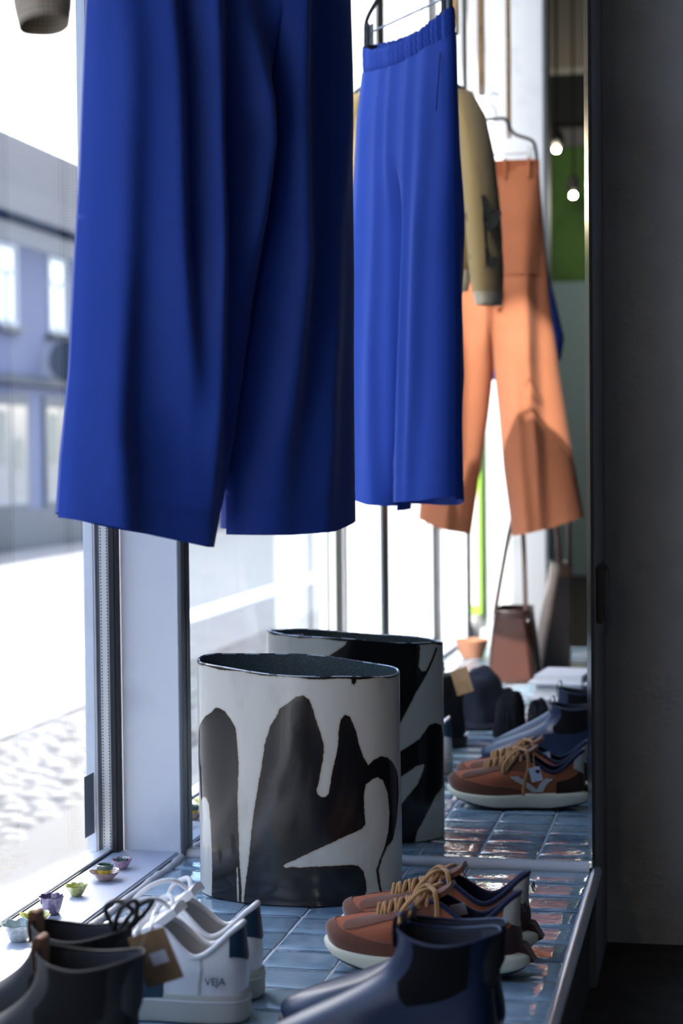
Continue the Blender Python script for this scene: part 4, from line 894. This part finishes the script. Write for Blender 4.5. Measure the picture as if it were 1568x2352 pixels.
# ------------------------------------------------------------------ bags, caps and small things seen in the mirror
def tote(label, loc, rz, wb, wt, d, h, m_side, m_front, strap, lean=0.0, sx=.05, stop=.5, apex=.012):
    b = empty('tote_bag', loc, rz, label=label, cat='bag', group='leather tote bags')
    P = []
    for t in np.linspace(0, 1, 12):
        a = (wb*(1-t)+wt*t)/2*(1+.05*math.sin(PI*t)); c = d/2*(1-.1*t); r = []
        for k in range(40):
            q = 2*PI*k/40; cs, sn = math.cos(q), math.sin(q)
            r.append((lean*t+a*np.sign(cs)*abs(cs)**.35, c*np.sign(sn)*abs(sn)**.35, h*t))
        P.append(r)
    g = np.array(P); mb = MB().grid(g, wrap_v=True); mb.add(g[0], [tuple(range(40))]); mb.build('bag_body', m_side, b)
    gg = g[-1]; MB().tube(gg, .004, 8, closed=True).build('top_edge', m_front, b)
    a = wb/2*.985
    MB().add([(-wb*.40, d/2*1.005, .012), (wb*.40, d/2*1.005, .012), (lean*.9+wt*.38, d/2*.915, h*.9), (lean*.9-wt*.38, d/2*.915, h*.9),
              (-wb*.40, d/2*.9, .012), (wb*.40, d/2*.9, .012), (lean*.9+wt*.38, d/2*.85, h*.9), (lean*.9-wt*.38, d/2*.85, h*.9)], [(0, 1, 2, 3), (7, 6, 5, 4), (0, 4, 5, 1), (1, 5, 6, 2), (2, 6, 7, 3), (3, 7, 4, 0)]).build('front_panel', m_front, b, smooth=False)
    for s_ in (1, -1):
        MB().tube(crom([(lean+s_*sx, d*.38, h*.86), (lean+s_*sx*.95, d*.36, h+.02), (lean+apex+s_*.022, .01, stop-.06), (lean+apex+s_*.008, 0, stop)], 8), .007, 8, flat=.45).build('strap', strap, b)
        MB().tube([(lean+s_*sx+.008*math.cos(t), d*.40, h*.9+.008*math.sin(t)) for t in np.linspace(0, 2*PI, 14, endpoint=False)], .0016, 6, closed=True).build('strap_ring', chrome, b)
    return b
br = mat('brown_leather', (0.055, 0.022, 0.016), 0.32, coat=.3, bump=(90, .3, .001))
br2 = mat('chestnut_leather', (0.075, 0.027, 0.019), 0.25, coat=.4, bump=(90, .3, .001))
tanl = weave('tan_canvas_leather', (0.16, 0.085, 0.045), 700, .6, .001, .6, .2)
dk = mat('dark_leather', (0.03, 0.022, 0.02), 0.5, bump=(90, .3, .001))
tote('glossy chestnut leather tote bag with tall straps standing on the tiles', (0.005, -2.50, 0.0012), 0.0, .150, .105, .24, .215, br, br2, br2, 0.0, .046, .50, .008)
tote('tan grained tote bag leaning beside the glossy chestnut one', (0.088, -2.80, 0.0012), -.2, .105, .050, .26, .335, tanl, dk, br2, .035, .016, .60, .0)
bw = tag(MB().lathe([(0, 0), (.035, 0), (.045, .02), (.058, .06), (.055, .062), (.042, .022), (.0, .008)], 32).build('terracotta_bowl', mat('terracotta', (0.36, 0.15, 0.08), .7, bump=(60, .2, .001)), loc=(-0.20, -3.05, 0.0012)), 'small terracotta bowl standing on tiles beyond the tote bags', 'bowl')
navy_knit = weave('navy_knit', (0.006, 0.008, 0.017), 380, 1.0, .003, .95, .05)
navy_cloth = weave('navy_cloth', (0.007, 0.011, 0.026), 900, .5, .0008, .9, .05)
def lump(parent, name, m, c, rx, ry, rz_, amp=.12, seed=0, n=36, ribs=0):
    P = []
    for i in range(19):
        ph = PI/2*(1-i/18)*1.0; r = []
        for k in range(n):
            t = 2*PI*k/n; d = Vector((math.cos(t)*math.cos(ph), math.sin(t)*math.cos(ph), math.sin(ph)))
            s = 1+amp*mnoise.noise(d*1.8+Vector((seed, 0, 0)))+(.025*math.cos(ribs*t) if ribs else 0)
            r.append((c[0]+rx*d.x*s, c[1]+ry*d.y*s, c[2]+rz_*max(d.z, 0)**.8*s))
        P.append(r)
    return MB().grid(np.array(P[::-1]), wrap_v=True).build(name, m, parent)
cp = empty('fabric_cap', (0.012, -1.56, 0.0012), .2, label='slouchy navy fabric cap with gold tab lying on the tiles', cat='cap')
lump(cp, 'crown', navy_cloth, (0, 0, 0), .088, .085, .135, .35, 3)
MB().lathe([(.0, .0), (.094, .0), (.102, .006), (.094, .014), (.06, .02)], 40, sy=1.1).build('brim', navy_cloth, cp)
MB().box(-.006, .006, .0, .003, -.018, .018, .001).build('gold_tab', mat('gold_fabric', (.5, .36, .12), .5), cp, loc=(-.035, .052, .125)).rotation_euler = (-.7, 0, .4)
for dx in (0, .011): MB().tube([(-.034+dx+.0045*math.cos(t), .0915-abs(dx)*.0, .045+.0045*math.sin(t)) for t in np.linspace(0, 2*PI, 14, endpoint=False)], .0012, 6, closed=True).build('eyelet', chrome, cp)
for lab, x, y, a, h in (('bigger ribbed navy beanie next to the slouchy cap', .120, -1.37, .040, .118), ('smaller ribbed navy beanie beside the boots', .190, -1.36, .031, .098)):
    be = empty('knit_beanie', (x, y, 0.0012), 0, label=lab, cat='beanie', group='navy knit beanies on the tiles')
    lump(be, 'crown', navy_knit, (0, 0, .01), a, a*1.1, h-.01, .12, x*50, 60, 20)
    MB().lathe([(a*.9, 0), (a*1.08, .003), (a*1.10, .03), (a*1.0, .034)], 60, rz=lambda t, r, z: (1+.02*math.cos(20*t), 0)).build('folded_cuff', navy_knit, be)
sh = empty('folded_shirt', (0.225, -1.72, 0.0012), .1, label='pale folded shirt stacked behind the navy beanies', cat='shirt')
for k in range(3): MB().box(-.088+.004*k, .088-.006*k, -.112+.004*k, .11, .040*k, .040*k+.0395, .017).build('folded_layer', mat('pale_cotton', (.52, .55, .62), .9, bump=(20, .4, .004)), sh)
po = empty('lime_poster', (-0.395, -4.44, 0.0), 0, label='narrow cream poster with lime green border beside the end column', cat='poster')
MB().box(-.05, .05, -.004, .0, 0.02, 1.05, .002).build('board', mat('lime', (.33, .62, .06), .6), po)
MB().box(-.036, .036, .0, .003, .06, 1.01).build('cream_sheet', mat('cream_paper', (.78, .74, .66), .7), po, smooth=False)
warm = mat('warm_bulb', (.05, .04, .03), .6, emit=((1.0, .70, .40), 0.45))
def spot(label, x, y, z, tilt):
    l = empty('spot_lamp', (x, y, z), 0, label=label, cat='lamp', group='warm spot lamps in the shop')
    MB().tube([(0, 0, .05), (0, 0, CZ-z)], .006, 8).build('rod', black, l)
    a = MB().lathe([(0.0, .07), (.022, .07), (.032, .05), (.038, 0), (.035, 0), (.028, .05), (0, .06)], 24).build('shade', grey_metal, l); a.rotation_euler = (tilt, 0, 0)
    e = MB().lathe([(0, -.008), (.012, -.004), (.018, .006), (.016, .03), (.01, .045), (0, .05)], 20).build('bulb', warm, l); e.rotation_euler = (tilt, 0, 0)
    ld = bpy.data.lights.new('spot_light', 'POINT'); ld.energy = 2.5; ld.color = (1, .78, .5); ld.shadow_soft_size = .014
    lo = bpy.data.objects.new('spot_light', ld); COL.objects.link(lo); lo.parent = l; lo.location = (0, .02, -.035)
spot('round warm spot lamp hanging above the shop floor', -.125, -5.6, 2.15, -.9)
spot('unseen spot lamp added to brighten the far end of the shop', .9, -8.6, 2.3, -.5)  # added lamp, there only to lift the light at the rear
bpy.data.objects['spot_light.001'].data.energy = 7; bpy.data.objects['spot_light.001'].data.color = (1, .93, .82)
spot('second warm spot lamp farther along the shop', -.14, -6.8, 2.10, -.5)
